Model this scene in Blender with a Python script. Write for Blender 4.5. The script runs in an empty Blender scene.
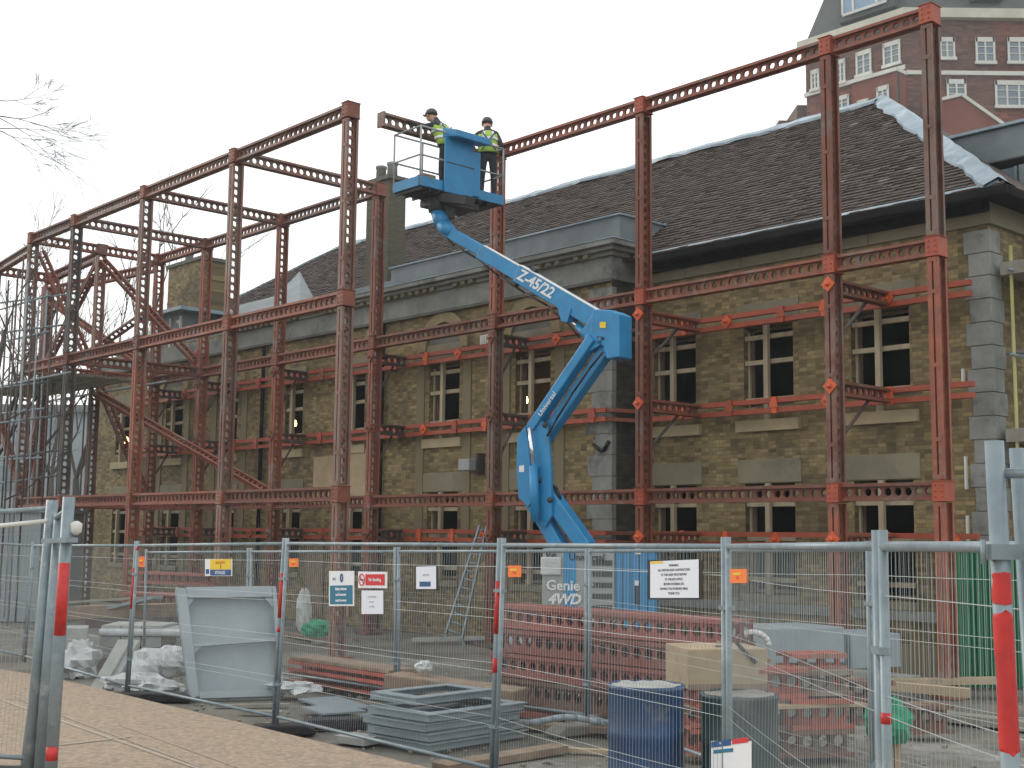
import bpy, bmesh, math, random
from math import sin, cos, pi, radians, sqrt
from mathutils import Vector, Matrix
random.seed(7)
sc = bpy.context.scene
col = sc.collection
# ---------------------------------------------------------------- geometry of the place
FPX, PIT, ROL, HD = 1274., .1168, .0109, .8289
X0, Y0, CZ = 6.0202, 17.7803, 2.1548
U = Vector((-cos(HD), sin(HD), 0)); N = Vector((sin(HD), cos(HD), 0)); ZV = Vector((0, 0, 1))
def F(t, s, z): return Vector((X0, Y0, 0)) + U*t + N*s + ZV*z      # site frame: along the facade, into the building, up
def ray(u, v):
    a, b = u-512, v-384
    x = a*cos(ROL)+b*sin(ROL); y = -a*sin(ROL)+b*cos(ROL)
    return Vector((x, FPX*cos(PIT)+y*sin(PIT), FPX*sin(PIT)-y*cos(PIT)))
def at(u, v, Y): d = ray(u, v); return d*(Y/d.y)+Vector((0, 0, CZ))
def atz(u, v, z): d = ray(u, v); return d*((z-CZ)/d.z)+Vector((0, 0, CZ))
def atS(u, v, s):
    d = ray(u, v); k = (Vector((X0, Y0, 0)).dot(N)+s)/d.dot(N); P = d*k+Vector((0, 0, CZ))
    return (P-Vector((X0, Y0, 0))).dot(U), P.z
# ---------------------------------------------------------------- helpers
def tag(o, label=None, cat=None, group=None, kind=None):
    if label: o['label'] = label
    if cat: o['category'] = cat
    if group: o['group'] = group
    if kind: o['kind'] = kind
    return o
def thing(name, loc, label, cat, group=None):
    o = bpy.data.objects.new(name, None); col.objects.link(o); o.location = loc; o.empty_display_size = .2
    bases[o.name] = Vector(loc)
    return tag(o, label, cat, group)
bases = {}
class MB:
    def __init__(s): s.v = []; s.f = []; s.uv = []; s.sm = []
    def add(s, vs, fs, uvs=None, smooth=False):
        b = len(s.v); s.v += [Vector(v) for v in vs]
        for i, f in enumerate(fs):
            s.f.append([b+k for k in f]); s.uv.append(uvs[i] if uvs else None); s.sm.append(smooth)
        return s
    def hexa(s, p):   # 8 corners: bottom 0-3 ccw, top 4-7
        return s.add(p, [(3,2,1,0),(4,5,6,7),(0,1,5,4),(1,2,6,5),(2,3,7,6),(3,0,4,7)])
    def box(s, x0, x1, y0, y1, z0, z1, M=None):
        p = [Vector(q) for q in ((x0,y0,z0),(x1,y0,z0),(x1,y1,z0),(x0,y1,z0),(x0,y0,z1),(x1,y0,z1),(x1,y1,z1),(x0,y1,z1))]
        if M: p = [M(q) for q in p]
        return s.hexa(p)
    def fbox(s, t0, t1, s0, s1, z0, z1):      # box in the site frame
        return s.box(t1, t0, s0, s1, z0, z1, lambda q: F(q.x, q.y, q.z))
    def tube(s, p, q, r, n=8, r2=None, cap=True):
        p, q = Vector(p), Vector(q); d = (q-p).normalized(); r2 = r if r2 is None else r2
        a = d.orthogonal().normalized(); b = d.cross(a)
        vs = [p+(a*cos(2*pi*i/n)+b*sin(2*pi*i/n))*r for i in range(n)]+[q+(a*cos(2*pi*i/n)+b*sin(2*pi*i/n))*r2 for i in range(n)]
        fs = [(i, (i+1) % n, n+(i+1) % n, n+i) for i in range(n)]
        if cap: fs += [tuple(range(n))[::-1], tuple(range(n, 2*n))]
        return s.add(vs, fs, smooth=n > 5)
    def path(s, pts, r, n=6):
        pts = [Vector(p) for p in pts]
        rs = r if isinstance(r, (list, tuple)) else [r]*len(pts)
        for i in range(len(pts)-1): s.tube(pts[i], pts[i+1], rs[i], n, rs[i+1])
        return s
    def bar(s, p, q, w, h, up=ZV):            # rectangular bar from p to q
        p, q = Vector(p), Vector(q); d = (q-p).normalized(); a = d.cross(up).normalized(); b = a.cross(d)
        c = [a*(-w/2)+b*(-h/2), a*(w/2)+b*(-h/2), a*(w/2)+b*(h/2), a*(-w/2)+b*(h/2)]
        return s.add([p+k for k in c]+[q+k for k in c], [(0,1,2,3),(7,6,5,4),(0,4,5,1),(1,5,6,2),(2,6,7,3),(3,7,4,0)])
    def lathe(s, c, prof, n=24, cap=True):
        c = Vector(c); vs = []
        for r, z in prof: vs += [c+Vector((r*cos(2*pi*i/n), r*sin(2*pi*i/n), z)) for i in range(n)]
        fs = [(k*n+i, k*n+(i+1) % n, (k+1)*n+(i+1) % n, (k+1)*n+i) for k in range(len(prof)-1) for i in range(n)]
        if cap: fs += [tuple(range(n))[::-1], tuple(range((len(prof)-1)*n, len(prof)*n))]
        return s.add(vs, fs, smooth=True)
    def prism(s, poly, off):                   # polygon (3D points) extruded by a vector
        n = len(poly); poly = [Vector(p) for p in poly]; off = Vector(off)
        return s.add(poly+[p+off for p in poly], [tuple(range(n))[::-1], tuple(range(n, 2*n))]+[(i, (i+1) % n, n+(i+1) % n, n+i) for i in range(n)])
    def build(s, name, mat, parent=None, loc=None, bevel=0, recalc=True):
        base = Vector(loc) if loc is not None else (bases.get(parent.name, Vector((0,0,0))) if parent else Vector((0,0,0)))
        me = bpy.data.meshes.new(name)
        me.from_pydata([v-base for v in s.v], [], s.f)
        if any(s.uv):
            ul = me.uv_layers.new(name='UVMap')
            for p, uv in zip(me.polygons, s.uv):
                if uv:
                    for li, c in zip(p.loop_indices, uv): ul.data[li].uv = c
        me.polygons.foreach_set('use_smooth', s.sm)
        if recalc:
            bm = bmesh.new(); bm.from_mesh(me); bmesh.ops.recalc_face_normals(bm, faces=bm.faces)
            bm.to_mesh(me); bm.free()
        me.materials.append(M[mat] if isinstance(mat, str) else mat)
        o = bpy.data.objects.new(name, me); col.objects.link(o)
        if parent: o.parent = parent; bases[o.name] = base
        else: o.location = base
        if bevel:
            m = o.modifiers.new('bevel', 'BEVEL'); m.width = bevel; m.segments = 2; m.limit_method = 'ANGLE'
        return o
def text_mesh(mb, txt, size, M4, depth=.004, align='CENTER', shear=0, bold=0):
    cu = bpy.data.curves.new('lettering', 'FONT'); cu.body = txt; cu.size = size; cu.extrude = depth/2
    cu.align_x = align; cu.align_y = 'CENTER'; cu.shear = shear; cu.offset = bold; cu.resolution_u = 2
    cu.space_line = .95
    o = bpy.data.objects.new('lettering', cu); col.objects.link(o)
    dg = bpy.context.evaluated_depsgraph_get(); dg.update()
    me = bpy.data.meshes.new_from_object(o.evaluated_get(dg))
    mb.add([M4 @ v.co for v in me.vertices], [tuple(p.vertices) for p in me.polygons])
    bpy.data.objects.remove(o); bpy.data.curves.remove(cu); bpy.data.meshes.remove(me)
    return mb
def frame4(origin, xdir, updir):              # text frame: x to the right, y up, z towards the viewer
    x = Vector(xdir).normalized(); z = x.cross(Vector(updir)).normalized(); y = z.cross(x)
    m = Matrix.Identity(4)
    for i, c in enumerate((x, y, z)):
        m[0][i], m[1][i], m[2][i] = c
    m.translation = Vector(origin); return m
# ---------------------------------------------------------------- materials
M = {}
def lin(c): return tuple((x/12.92 if x <= .04045 else ((x+.055)/1.055)**2.4) for x in c)
def mat(name, base, alt=None, scale=3., rough=.7, metal=0., bump=0., bscale=None, alt2=None, spot=.62, uv=False, detail=6, spec=None, stretch=None, vary=0):
    """base / alt colours mixed by noise; alt2 shows in patches"""
    m = bpy.data.materials.new(name); m.use_nodes = True; nt = m.node_tree; ns = nt.nodes; lk = nt.links
    b = ns['Principled BSDF']; b.inputs['Roughness'].default_value = rough; b.inputs['Metallic'].default_value = metal
    if spec is not None: b.inputs['Specular IOR Level'].default_value = spec
    tc = ns.new('ShaderNodeTexCoord'); geo = ns.new('ShaderNodeNewGeometry')
    vec = geo.outputs['Position']
    if uv: vec = tc.outputs['UV']
    if stretch:
        mp = ns.new('ShaderNodeMapping'); mp.inputs['Scale'].default_value = stretch; lk.new(vec, mp.inputs[0]); vec = mp.outputs[0]
    m['_'] = 0
    if alt is None: b.inputs['Base Color'].default_value = (*base, 1); out = None
    else:
        n = ns.new('ShaderNodeTexNoise'); n.inputs['Scale'].default_value = scale; n.inputs['Detail'].default_value = detail; n.inputs['Roughness'].default_value = .65
        lk.new(vec, n.inputs['Vector'])
        r = ns.new('ShaderNodeValToRGB'); r.color_ramp.elements[0].position = .35; r.color_ramp.elements[1].position = .65
        r.color_ramp.elements[0].color = (*base, 1); r.color_ramp.elements[1].color = (*alt, 1)
        lk.new(n.outputs[0], r.inputs[0]); out = r.outputs[0]
        if alt2:
            n2 = ns.new('ShaderNodeTexNoise'); n2.inputs['Scale'].default_value = scale*.45; n2.inputs['Detail'].default_value = 8; n2.inputs['Roughness'].default_value = .75
            ad = ns.new('ShaderNodeVectorMath'); ad.inputs[1].default_value = (13, 7, 5); lk.new(vec, ad.inputs[0]); lk.new(ad.outputs[0], n2.inputs['Vector'])
            r2 = ns.new('ShaderNodeValToRGB'); r2.color_ramp.elements[0].position = spot-.06; r2.color_ramp.elements[1].position = spot+.06
            lk.new(n2.outputs[0], r2.inputs[0])
            mx = ns.new('ShaderNodeMix'); mx.data_type = 'RGBA'; lk.new(r2.outputs[0], mx.inputs[0]); lk.new(out, mx.inputs[6]); mx.inputs[7].default_value = (*alt2, 1)
            out = mx.outputs[2]
        if vary:
            oi = ns.new('ShaderNodeObjectInfo'); mr = ns.new('ShaderNodeMapRange'); mr.inputs['To Min'].default_value = 1-vary; mr.inputs['To Max'].default_value = 1+vary*.6; lk.new(oi.outputs['Random'], mr.inputs[0])
            hs = ns.new('ShaderNodeHueSaturation'); lk.new(mr.outputs[0], hs.inputs['Value']); lk.new(out, hs.inputs['Color']); out = hs.outputs[0]
        lk.new(out, b.inputs['Base Color'])
    if bump:
        nb = ns.new('ShaderNodeTexNoise'); nb.inputs['Scale'].default_value = bscale or scale*6; nb.inputs['Detail'].default_value = 5; lk.new(vec, nb.inputs['Vector'])
        bp = ns.new('ShaderNodeBump'); bp.inputs['Strength'].default_value = bump; bp.inputs['Distance'].default_value = .02
        lk.new(nb.outputs[0], bp.inputs['Height']); lk.new(bp.outputs[0], b.inputs['Normal'])
    M[name] = m; return m
def brickmat(name, c1, c2, mortar, w, h, msize=.012, soot=None, rough=.9, dirt=(.05, .048, .035), dscale=.5, dpos=.5, offset=.5, bias=0., bumps=.4):
    m = bpy.data.materials.new(name); m.use_nodes = True; nt = m.node_tree; ns = nt.nodes; lk = nt.links
    b = ns['Principled BSDF']; b.inputs['Roughness'].default_value = rough
    tc = ns.new('ShaderNodeTexCoord'); br = ns.new('ShaderNodeTexBrick'); lk.new(tc.outputs['UV'], br.inputs[0])
    br.inputs['Color1'].default_value = (*c1, 1); br.inputs['Color2'].default_value = (*c2, 1); br.inputs['Mortar'].default_value = (*mortar, 1)
    br.inputs['Scale'].default_value = 1; br.inputs['Brick Width'].default_value = w; br.inputs['Row Height'].default_value = h
    br.inputs['Mortar Size'].default_value = msize; br.inputs['Mortar Smooth'].default_value = .2; br.offset = offset; br.inputs['Bias'].default_value = bias
    n = ns.new('ShaderNodeTexNoise'); n.inputs['Scale'].default_value = dscale; n.inputs['Detail'].default_value = 9; n.inputs['Roughness'].default_value = .7
    lk.new(tc.outputs['UV'], n.inputs['Vector'])
    r = ns.new('ShaderNodeValToRGB'); r.color_ramp.elements[0].position = dpos-.12; r.color_ramp.elements[1].position = dpos+.15
    r.color_ramp.elements[0].color = (0, 0, 0, 1); r.color_ramp.elements[1].color = (.85, .85, .85, 1); lk.new(n.outputs[0], r.inputs[0])
    mx = ns.new('ShaderNodeMix'); mx.data_type = 'RGBA'; lk.new(r.outputs[0], mx.inputs[0]); lk.new(br.outputs[0], mx.inputs[6]); mx.inputs[7].default_value = (*dirt, 1)
    # single odd bricks: fine noise in brick-sized cells
    mp = ns.new('ShaderNodeMapping'); mp.inputs['Scale'].default_value = (1/w, 1/h, 1); lk.new(tc.outputs['UV'], mp.inputs[0])
    fl = ns.new('ShaderNodeVectorMath'); fl.operation = 'FLOOR'; lk.new(mp.outputs[0], fl.inputs[0])
    wn = ns.new('ShaderNodeTexWhiteNoise'); wn.noise_dimensions = '2D'; lk.new(fl.outputs[0], wn.inputs['Vector'])
    hs = ns.new('ShaderNodeHueSaturation'); mr = ns.new('ShaderNodeMapRange'); mr.inputs['From Min'].default_value = 0; mr.inputs['From Max'].default_value = 1
    mr.inputs['To Min'].default_value = .66; mr.inputs['To Max'].default_value = 1.32
    lk.new(wn.outputs[0], mr.inputs[0]); lk.new(mr.outputs[0], hs.inputs['Value']); lk.new(mx.outputs[2], hs.inputs['Color'])
    lk.new(hs.outputs[0], b.inputs['Base Color'])
    bp = ns.new('ShaderNodeBump'); bp.inputs['Strength'].default_value = bumps; bp.inputs['Distance'].default_value = .012; bp.invert = True
    lk.new(br.outputs['Fac'], bp.inputs['Height']); lk.new(bp.outputs[0], b.inputs['Normal'])
    M[name] = m; return m
brickmat('stock_brick', (.36, .262, .105), (.215, .152, .062), (.22, .185, .115), .165, .068, dscale=.7, dirt=(.075, .058, .030), dpos=.52)
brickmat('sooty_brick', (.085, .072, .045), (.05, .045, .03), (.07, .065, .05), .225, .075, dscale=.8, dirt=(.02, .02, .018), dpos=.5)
brickmat('red_brick', (.30, .095, .06), (.215, .07, .046), (.16, .10, .08), .45, .15, msize=.02, dscale=.12, dirt=(.085, .042, .034), dpos=.5)
brickmat('brown_brick', (.20, .085, .06), (.145, .065, .048), (.13, .09, .08), .45, .15, msize=.02, dscale=.12, dirt=(.08, .045, .036), dpos=.5)
mat('stone', (.27, .24, .16), (.20, .18, .125), 1.4, .9, bump=.2, alt2=(.16, .15, .12), spot=.6)
mat('grey_stone', (.30, .31, .29), (.20, .205, .19), 1.8, .9, bump=.3, alt2=(.11, .11, .10), spot=.58)
mat('arch_brick', (.30, .235, .13), (.20, .155, .08), 9, .9, bump=.2, stretch=(1, 1, 3))
mat('bayred', (.235, .08, .055), (.175, .06, .044), .8, .9)
mat('chimney_soot', (.13, .12, .085), (.085, .08, .06), 4, .95, bump=.3, stretch=(1, 1, 4))
mat('soot_shade_stone', (.15, .145, .12), (.09, .09, .08), 1.8, .9, bump=.3)  # dark stone trim; on the tympana its tone is painted-in recess shade
mat('sill_stone', (.50, .41, .25), (.38, .32, .20), 2, .85, bump=.15)
mat('tile', (.105, .078, .064), (.055, .043, .038), 5, .85, bump=.3, alt2=(.15, .12, .105), spot=.66)
mat('tile_pale', (.25, .22, .2), (.17, .15, .14), 5, .8)
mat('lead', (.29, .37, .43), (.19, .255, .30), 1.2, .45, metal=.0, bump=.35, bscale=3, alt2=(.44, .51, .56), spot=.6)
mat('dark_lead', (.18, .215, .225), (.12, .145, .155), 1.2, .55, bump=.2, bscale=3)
mat('gutter', (.010, .010, .010), (.02, .02, .019), 3, .95, spec=.1)
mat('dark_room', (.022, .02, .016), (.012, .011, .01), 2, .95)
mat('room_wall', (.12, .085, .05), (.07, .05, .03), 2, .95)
mat('timber', (.46, .39, .27), (.33, .27, .18), 5, .8, stretch=(1, 1, .2))
mat('ply', (.47, .37, .24), (.37, .28, .17), 2.5, .85, alt2=(.28, .22, .15), spot=.64)
mat('oldwood', (.30, .22, .15), (.19, .14, .10), 4, .85, bump=.2)
mat('steel_red', (.30, .092, .050), (.185, .064, .041), 2.6, .62, alt2=(.25, .185, .155), spot=.60, bump=.15, vary=.35)
mat('steel_worn', (.26, .115, .075), (.23, .17, .14), 1.8, .6, alt2=(.17, .065, .045), spot=.55, bump=.15, vary=.3)
mat('steel_pink', (.36, .125, .10), (.26, .08, .065), 2.2, .65, alt2=(.28, .19, .165), spot=.60, bump=.15, vary=.3)
mat('steel_dark', (.05, .045, .04), (.11, .10, .09), 2.4, .6, alt2=(.10, .045, .035), spot=.55)
mat('node_red', (.42, .080, .034), (.30, .062, .034), 4, .55, alt2=(.26, .13, .10), spot=.66)
mat('orange', (.72, .13, .035), (.52, .09, .03), 6, .5)
mat('crib_red', (.48, .10, .06), (.30, .07, .045), 4, .65, alt2=(.26, .2, .16), spot=.58)
mat('crib_brown', (.22, .10, .065), (.15, .09, .065), 3, .7, alt2=(.28, .25, .20), spot=.56)
mat('galv', (.26, .32, .345), (.19, .24, .265), 8, .45, metal=.2, alt2=(.40, .44, .46), spot=.63)
mat('wire', (.34, .38, .38), None, rough=.45, metal=.2)
mat('redpaint', (.60, .035, .03), (.42, .025, .025), 12, .5)
mat('rubber', (.013, .013, .016), (.03, .028, .032), 6, .7, bump=.2)
mat('concrete', (.30, .285, .25), (.20, .19, .165), 2, .9, bump=.4, alt2=(.14, .13, .115), spot=.58)
mat('ground', (.21, .195, .16), (.085, .08, .068), .8, .9, bump=.7, bscale=9, alt2=(.32, .305, .27), spot=.60, detail=10)
mat('farground', (.10, .11, .07), (.16, .15, .12), .05, .95)
mat('deck', (.44, .335, .24), (.25, .185, .13), 18, .9, bump=.5, bscale=40, alt2=(.22, .19, .15), spot=.57, detail=9)
mat('seam', (.42, .37, .30), (.34, .29, .23), 6, .8)
mat('liftblue', (.022, .255, .52), (.018, .20, .42), 2.4, .42, spec=.5, alt2=(.05, .15, .24), spot=.62, bump=.05)
mat('liftgrey', (.34, .37, .37), (.29, .315, .315), 2, .5)
mat('liftdark', (.03, .032, .035), (.05, .05, .05), 5, .6)
mat('white', (.80, .80, .78), (.72, .72, .70), 6, .5)
mat('chrome', (.75, .77, .78), None, rough=.18, metal=.9)
mat('black', (.012, .012, .014), None, rough=.5)
mat('hivis', (.42, .62, .10), (.30, .46, .08), 8, .8)
mat('silver', (.75, .77, .75), None, rough=.35)
mat('cloth_dark', (.028, .03, .038), (.045, .045, .05), 9, .95)
mat('skin', (.48, .27, .19), (.42, .22, .15), 9, .55)
mat('helmet', (.05, .052, .06), None, rough=.35)
mat('hair', (.05, .035, .025), None, rough=.9)
mat('boot', (.06, .04, .025), None, rough=.8)
mat('panelgrey', (.40, .46, .48), (.30, .35, .38), 1.2, .5, bump=.1, alt2=(.30, .28, .23), spot=.66)
mat('traygrey', (.27, .33, .36), (.20, .25, .28), 1.5, .45, alt2=(.33, .37, .38), spot=.6)
mat('drumblue', (.025, .075, .19), (.018, .045, .10), 2.6, .45, alt2=(.13, .14, .15), spot=.62)
mat('drumgreen', (.025, .06, .062), (.018, .035, .04), 2.6, .5, alt2=(.12, .14, .13), spot=.6)
mat('greensheet', (.012, .20, .085), (.01, .14, .065), 1.2, .5, alt2=(.02, .11, .06), spot=.62)
mat('greencloth', (.035, .34, .19), (.025, .24, .13), 5, .8)
mat('plastic', (.62, .65, .65), (.45, .48, .48), 5, .25, bump=.5, bscale=14)
mat('bagprint', (.10, .11, .12), None, rough=.5)
mat('paper', (.76, .79, .86), None, rough=.8)
mat('signwhite', (.78, .80, .82), None, rough=.5)
mat('signblue', (.01, .16, .27), None, rough=.5)
mat('signred', (.62, .02, .03), None, rough=.5)
mat('signyellow', (.80, .56, .02), None, rough=.5)
mat('signnavy', (.01, .08, .24), None, rough=.5)
mat('tagorange', (.85, .20, .03), None, rough=.6)
mat('blockgrey', (.42, .43, .40), (.32, .33, .31), 3, .85, bump=.3)
mat('tank', (.30, .36, .40), (.24, .29, .32), 2, .5)
mat('bark', (.05, .045, .04), (.085, .075, .065), 6, .95)
mat('mansard', (.10, .115, .11), (.075, .088, .085), .5, .8)
mat('whitepaint', (.68, .68, .62), (.58, .58, .54), 1, .7)
mat('cream', (.62, .60, .50), (.50, .48, .40), .6, .8)
mat('glass', (.10, .15, .19), (.20, .25, .28), .5, .08, spec=.8)
mat('skyglass', (.16, .28, .42), (.24, .36, .48), .3, .08, spec=.8)
mat('farwall', (.32, .36, .38), (.25, .29, .31), .4, .9)
mat('scafwood', (.33, .32, .26), (.24, .23, .19), 3, .85)
mat('yellowpole', (.45, .42, .10), (.38, .37, .20), 3, .5)
m = bpy.data.materials.new('bulb'); m.use_nodes = True; b = m.node_tree.nodes['Principled BSDF']
b.inputs['Base Color'].default_value = (1, .7, .3, 1); b.inputs['Emission Color'].default_value = (1, .62, .22, 1); b.inputs['Emission Strength'].default_value = 14; M['bulb'] = m

# ---------------------------------------------------------------- perforated steel sections (shared by frame, stacks, lifted beam)
HP, HR = .165, .060
_mesh = {}
def webplate(mb, L, y, D, th=.008):
    n = max(1, round((L-.04)/HP)); p = (L)/n
    K = 10
    for i in range(n):
        cx = p*(i+.5)
        ring = [(cx+HR*cos(2*pi*k/K+pi/K), HR*sin(2*pi*k/K+pi/K)) for k in range(K)]
        # outer points: where each ring ray meets the cell rectangle
        outer = []
        for k in range(K):
            a = 2*pi*k/K+pi/K; c, s_ = cos(a), sin(a)
            m_ = min((p/2)/abs(c) if abs(c) > 1e-6 else 1e9, (D/2)/abs(s_) if abs(s_) > 1e-6 else 1e9)
            outer.append((cx+c*m_, s_*m_))
        cor = [(cx+p/2, D/2), (cx-p/2, D/2), (cx-p/2, -D/2), (cx+p/2, -D/2)]
        for yy, fl in ((y-th/2, 0), (y+th/2, 1)):
            vs = [(a, yy, b_) for a, b_ in ring]+[(a, yy, b_) for a, b_ in outer]
            fs = [(k, (k+1) % K, K+(k+1) % K, K+k) for k in range(K)]
            b0 = len(vs); vs += [(a, yy, b_) for a, b_ in cor]
            ang = [(2*pi*k/K+pi/K) % (2*pi) for k in range(K)]
            for ci, ca in enumerate((math.atan2(D/2, p/2), pi-math.atan2(D/2, p/2), pi+math.atan2(D/2, p/2), 2*pi-math.atan2(D/2, p/2))):
                for k in range(K):
                    a0, a1 = ang[k], ang[(k+1) % K]
                    if a1 < a0: a1 += 2*pi
                    cc = ca if ca >= a0 else ca+2*pi
                    if a0 < cc < a1: fs.append((K+k, K+(k+1) % K, b0+ci))
            mb.add(vs, fs)
        vs = [(a, y-th/2, b_) for a, b_ in ring]+[(a, y+th/2, b_) for a, b_ in ring]
        mb.add(vs, [(k, (k+1) % K, K+(k+1) % K, K+k) for k in range(K)])
def member_mb(L, D=.25, W=.17):
    mb = MB(); g = .018
    for sgn in (-1, 1):
        webplate(mb, L, sgn*g, D-.016)
        y0, y1 = sorted((sgn*(g-.004), sgn*W/2))
        for z in (-1, 1):
            z0, z1 = sorted((z*(D/2-.012), z*D/2)); mb.box(0, L, y0, y1, z0, z1)
            e0, e1 = sorted((sgn*(W/2-.01), sgn*W/2)); z0, z1 = sorted((z*(D/2-.012), z*(D/2-.045)))
            mb.box(0, L, e0, e1, z0, z1)
    for x in [.0]+[L*(k+.5)/round(max(1, L/1.1)) for k in range(round(max(1, L/1.1)))]+[L-.06]:
        mb.box(x, x+.06, -W/2+.02, W/2-.02, -D/2-.006, -D/2); mb.box(x, x+.06, -W/2+.02, W/2-.02, D/2, D/2+.006)
    return mb
def member(name, mat_, p, q, side, parent=None, D=.25, W=.17):
    """perforated double channel from p to q; webs stand square to 'side'"""
    p, q = Vector(p), Vector(q); d = (q-p); L = round(d.length, 2); d.normalize()
    y = Vector(side); y = (y-d*y.dot(d)).normalized(); z = d.cross(y)
    key = (L, D, W, mat_)
    base = bases.get(parent.name, Vector()) if parent else None
    if key not in _mesh:
        o = member_mb(L, D, W).build(name, mat_, recalc=False); _mesh[key] = o.data
    else:
        o = bpy.data.objects.new(name, _mesh[key]); col.objects.link(o)
    m4 = Matrix.Identity(4)
    for i, c in enumerate((d, y, z)):
        for r in range(3): m4[r][i] = c[r]
    m4.translation = p-(base or Vector())
    if parent: o.parent = parent
    o.matrix_local = m4 if parent else m4
    if not parent: o.matrix_world = m4
    return o

# ================================================================= SETTING
def struct(o, label=None): o['kind'] = 'structure'; return o
g = MB(); nx, ny = 60, 60
def gz(x, y):
    return .012*sin(x*1.7+y*.6)+.012*sin(y*2.3-x*.8)
xs = [-14+28*i/nx for i in range(nx+1)]; ys = [2+30*j/ny for j in range(ny+1)]
g.add([(x, y, (gz(x, y) if 0 < i < nx and 0 < j < ny else 0)-.02) for j, y in enumerate(ys) for i, x in enumerate(xs)],
      [(j*(nx+1)+i, j*(nx+1)+i+1, (j+1)*(nx+1)+i+1, (j+1)*(nx+1)+i) for j in range(ny) for i in range(nx)], smooth=True)
struct(g.build('site_ground', 'ground'))
R = 900; g = MB(); g.add([(-R, -R, -.05), (R, -R, -.05), (R, R, -.05), (-R, R, -.05)], [(0, 1, 2, 3)])
struct(g.build('ground', 'farground'))
# raised sheeted walkway in front of the fence
E0, E1 = atz(-40, 662, .28), atz(55, 678, .28); E2 = atz(455, 774, .28)
g = MB(); top = [E0+Vector((-6, 6, 0)), E0, E1, E2, Vector((2.2, 5.2, .28)), Vector((5, 2.2, .28)), Vector((5, -3, .28)), Vector((-16, -3, .28)), Vector((-16, 20, .28))]
g.prism([Vector((p.x, p.y, -.04)) for p in top], (0, 0, .32)); struct(g.build('walkway', 'deck'))
g = MB()
def seam(a, b_, w=.035):
    a, b_ = atz(*a, .286), atz(*b_, .286); g.bar(a, b_, w, .008)
seam((-30, 689), (260, 790)); seam((60, 745), (130, 737)); seam((20, 700), (230, 778), .012); seam((300, 790), (120, 725), .01)
tag(g.build('walkway_seam', 'seam'), kind='structure')

# ================================================================= STEEL FRAME
TS = [0, 1.7094, 5.54, 9.387, 13.348, 17.266, 20.96, 23.631]
ZL, ZM, ZT, SB = 2.808, 6.266, 9.70, -3.584
fr = thing('facade_retention', F(12, -1.5, 0), 'tall red perforated steel frame of columns and beams standing in front of the brick building', 'steel frame')
def node(t, s, z, m_='node_red', k=1.):
    a = MB(); h = .14*k
    a.fbox(t-.10*k, t+.10*k, s-.135*k, s+.135*k, z-h, z+h)
    for dt in (-.05, .05):
        for dz in (-.08, .0, .08): a.tube(F(t+dt, s-.15, z+dz), F(t+dt, s-.13, z+dz), .014, 6)
    for dz in (-h, h): a.fbox(t-.115*k, t+.115*k, s-.15*k, s+.15*k, z+dz-.006, z+dz+.006)
    return a
def column(t, s, z0, z1, mt='steel_red', nodes=(), parent=None):
    zs = [z0]+sorted(nodes)
    segs = []
    cur = z0
    for zn in sorted(nodes): segs.append((cur, zn-.16)); cur = zn+.16
    if cur < z1-.1: segs.append((cur, z1))
    for k, (a, b_) in enumerate(segs):
        o = member('column', mt if isinstance(mt, str) else mt[min(k, len(mt)-1)], F(t, s, a), F(t, s, b_), U, fr)
    bp = MB(); bp.fbox(t-.2, t+.2, s-.22, s+.22, z0-.01, z0+.025); bp.build('base_plate', 'steel_red', fr)
    for zn in nodes: node(t, s, zn).build('connector', 'node_red' if t < 6 else 'steel_red', fr, bevel=.012)
cm = {0: ['steel_red', 'steel_red', 'steel_worn'], 1: ['steel_red', 'steel_worn', 'steel_red'], 2: 'steel_red', 3: ['steel_red', 'steel_worn', 'steel_red']}
for i, t in enumerate(TS): column(t, 0, 0, ZT, cm.get(i, 'steel_red'), (ZL, ZM, ZT))
cmB = {3: ['steel_worn', 'steel_worn', 'steel_worn'], 4: 'steel_worn', 5: ['steel_red', 'steel_red', 'steel_worn'], 6: 'steel_dark', 7: 'steel_worn'}
for i in range(3, 8): column(TS[i], SB, 0, ZT, cmB[i], (ZL, ZM, ZT))
def beam_u(i, z, s, mt='steel_red'):
    if i == 3 and z == ZT and s == 0: return
    member('beam', mt, F(TS[i]+.125, s, z), F(TS[i+1]-.125, s, z), N, fr)
for i in range(7):
    for z in (ZL, ZM, ZT): beam_u(i, z, 0, 'steel_worn' if (i, z) in ((4, ZT), (5, ZT)) else 'steel_red')
for i in range(3, 7):
    for z in (ZL, ZM, ZT): beam_u(i, z, SB, 'steel_worn' if z == ZT else 'steel_red')
def beam_n(t, z, s0, s1, mt='steel_red'): return member('cross_beam', mt, F(t, s0+.16, z), F(t, s1-.16, z), U, fr)
for i in range(4, 8): beam_n(TS[i], ZT, SB, 0, 'steel_worn' if i < 7 else 'steel_red')
for i in (6, 7): beam_n(TS[i], ZM, SB, 0)
for i in (6, 7): beam_n(TS[i], ZL, SB, 0)
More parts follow.
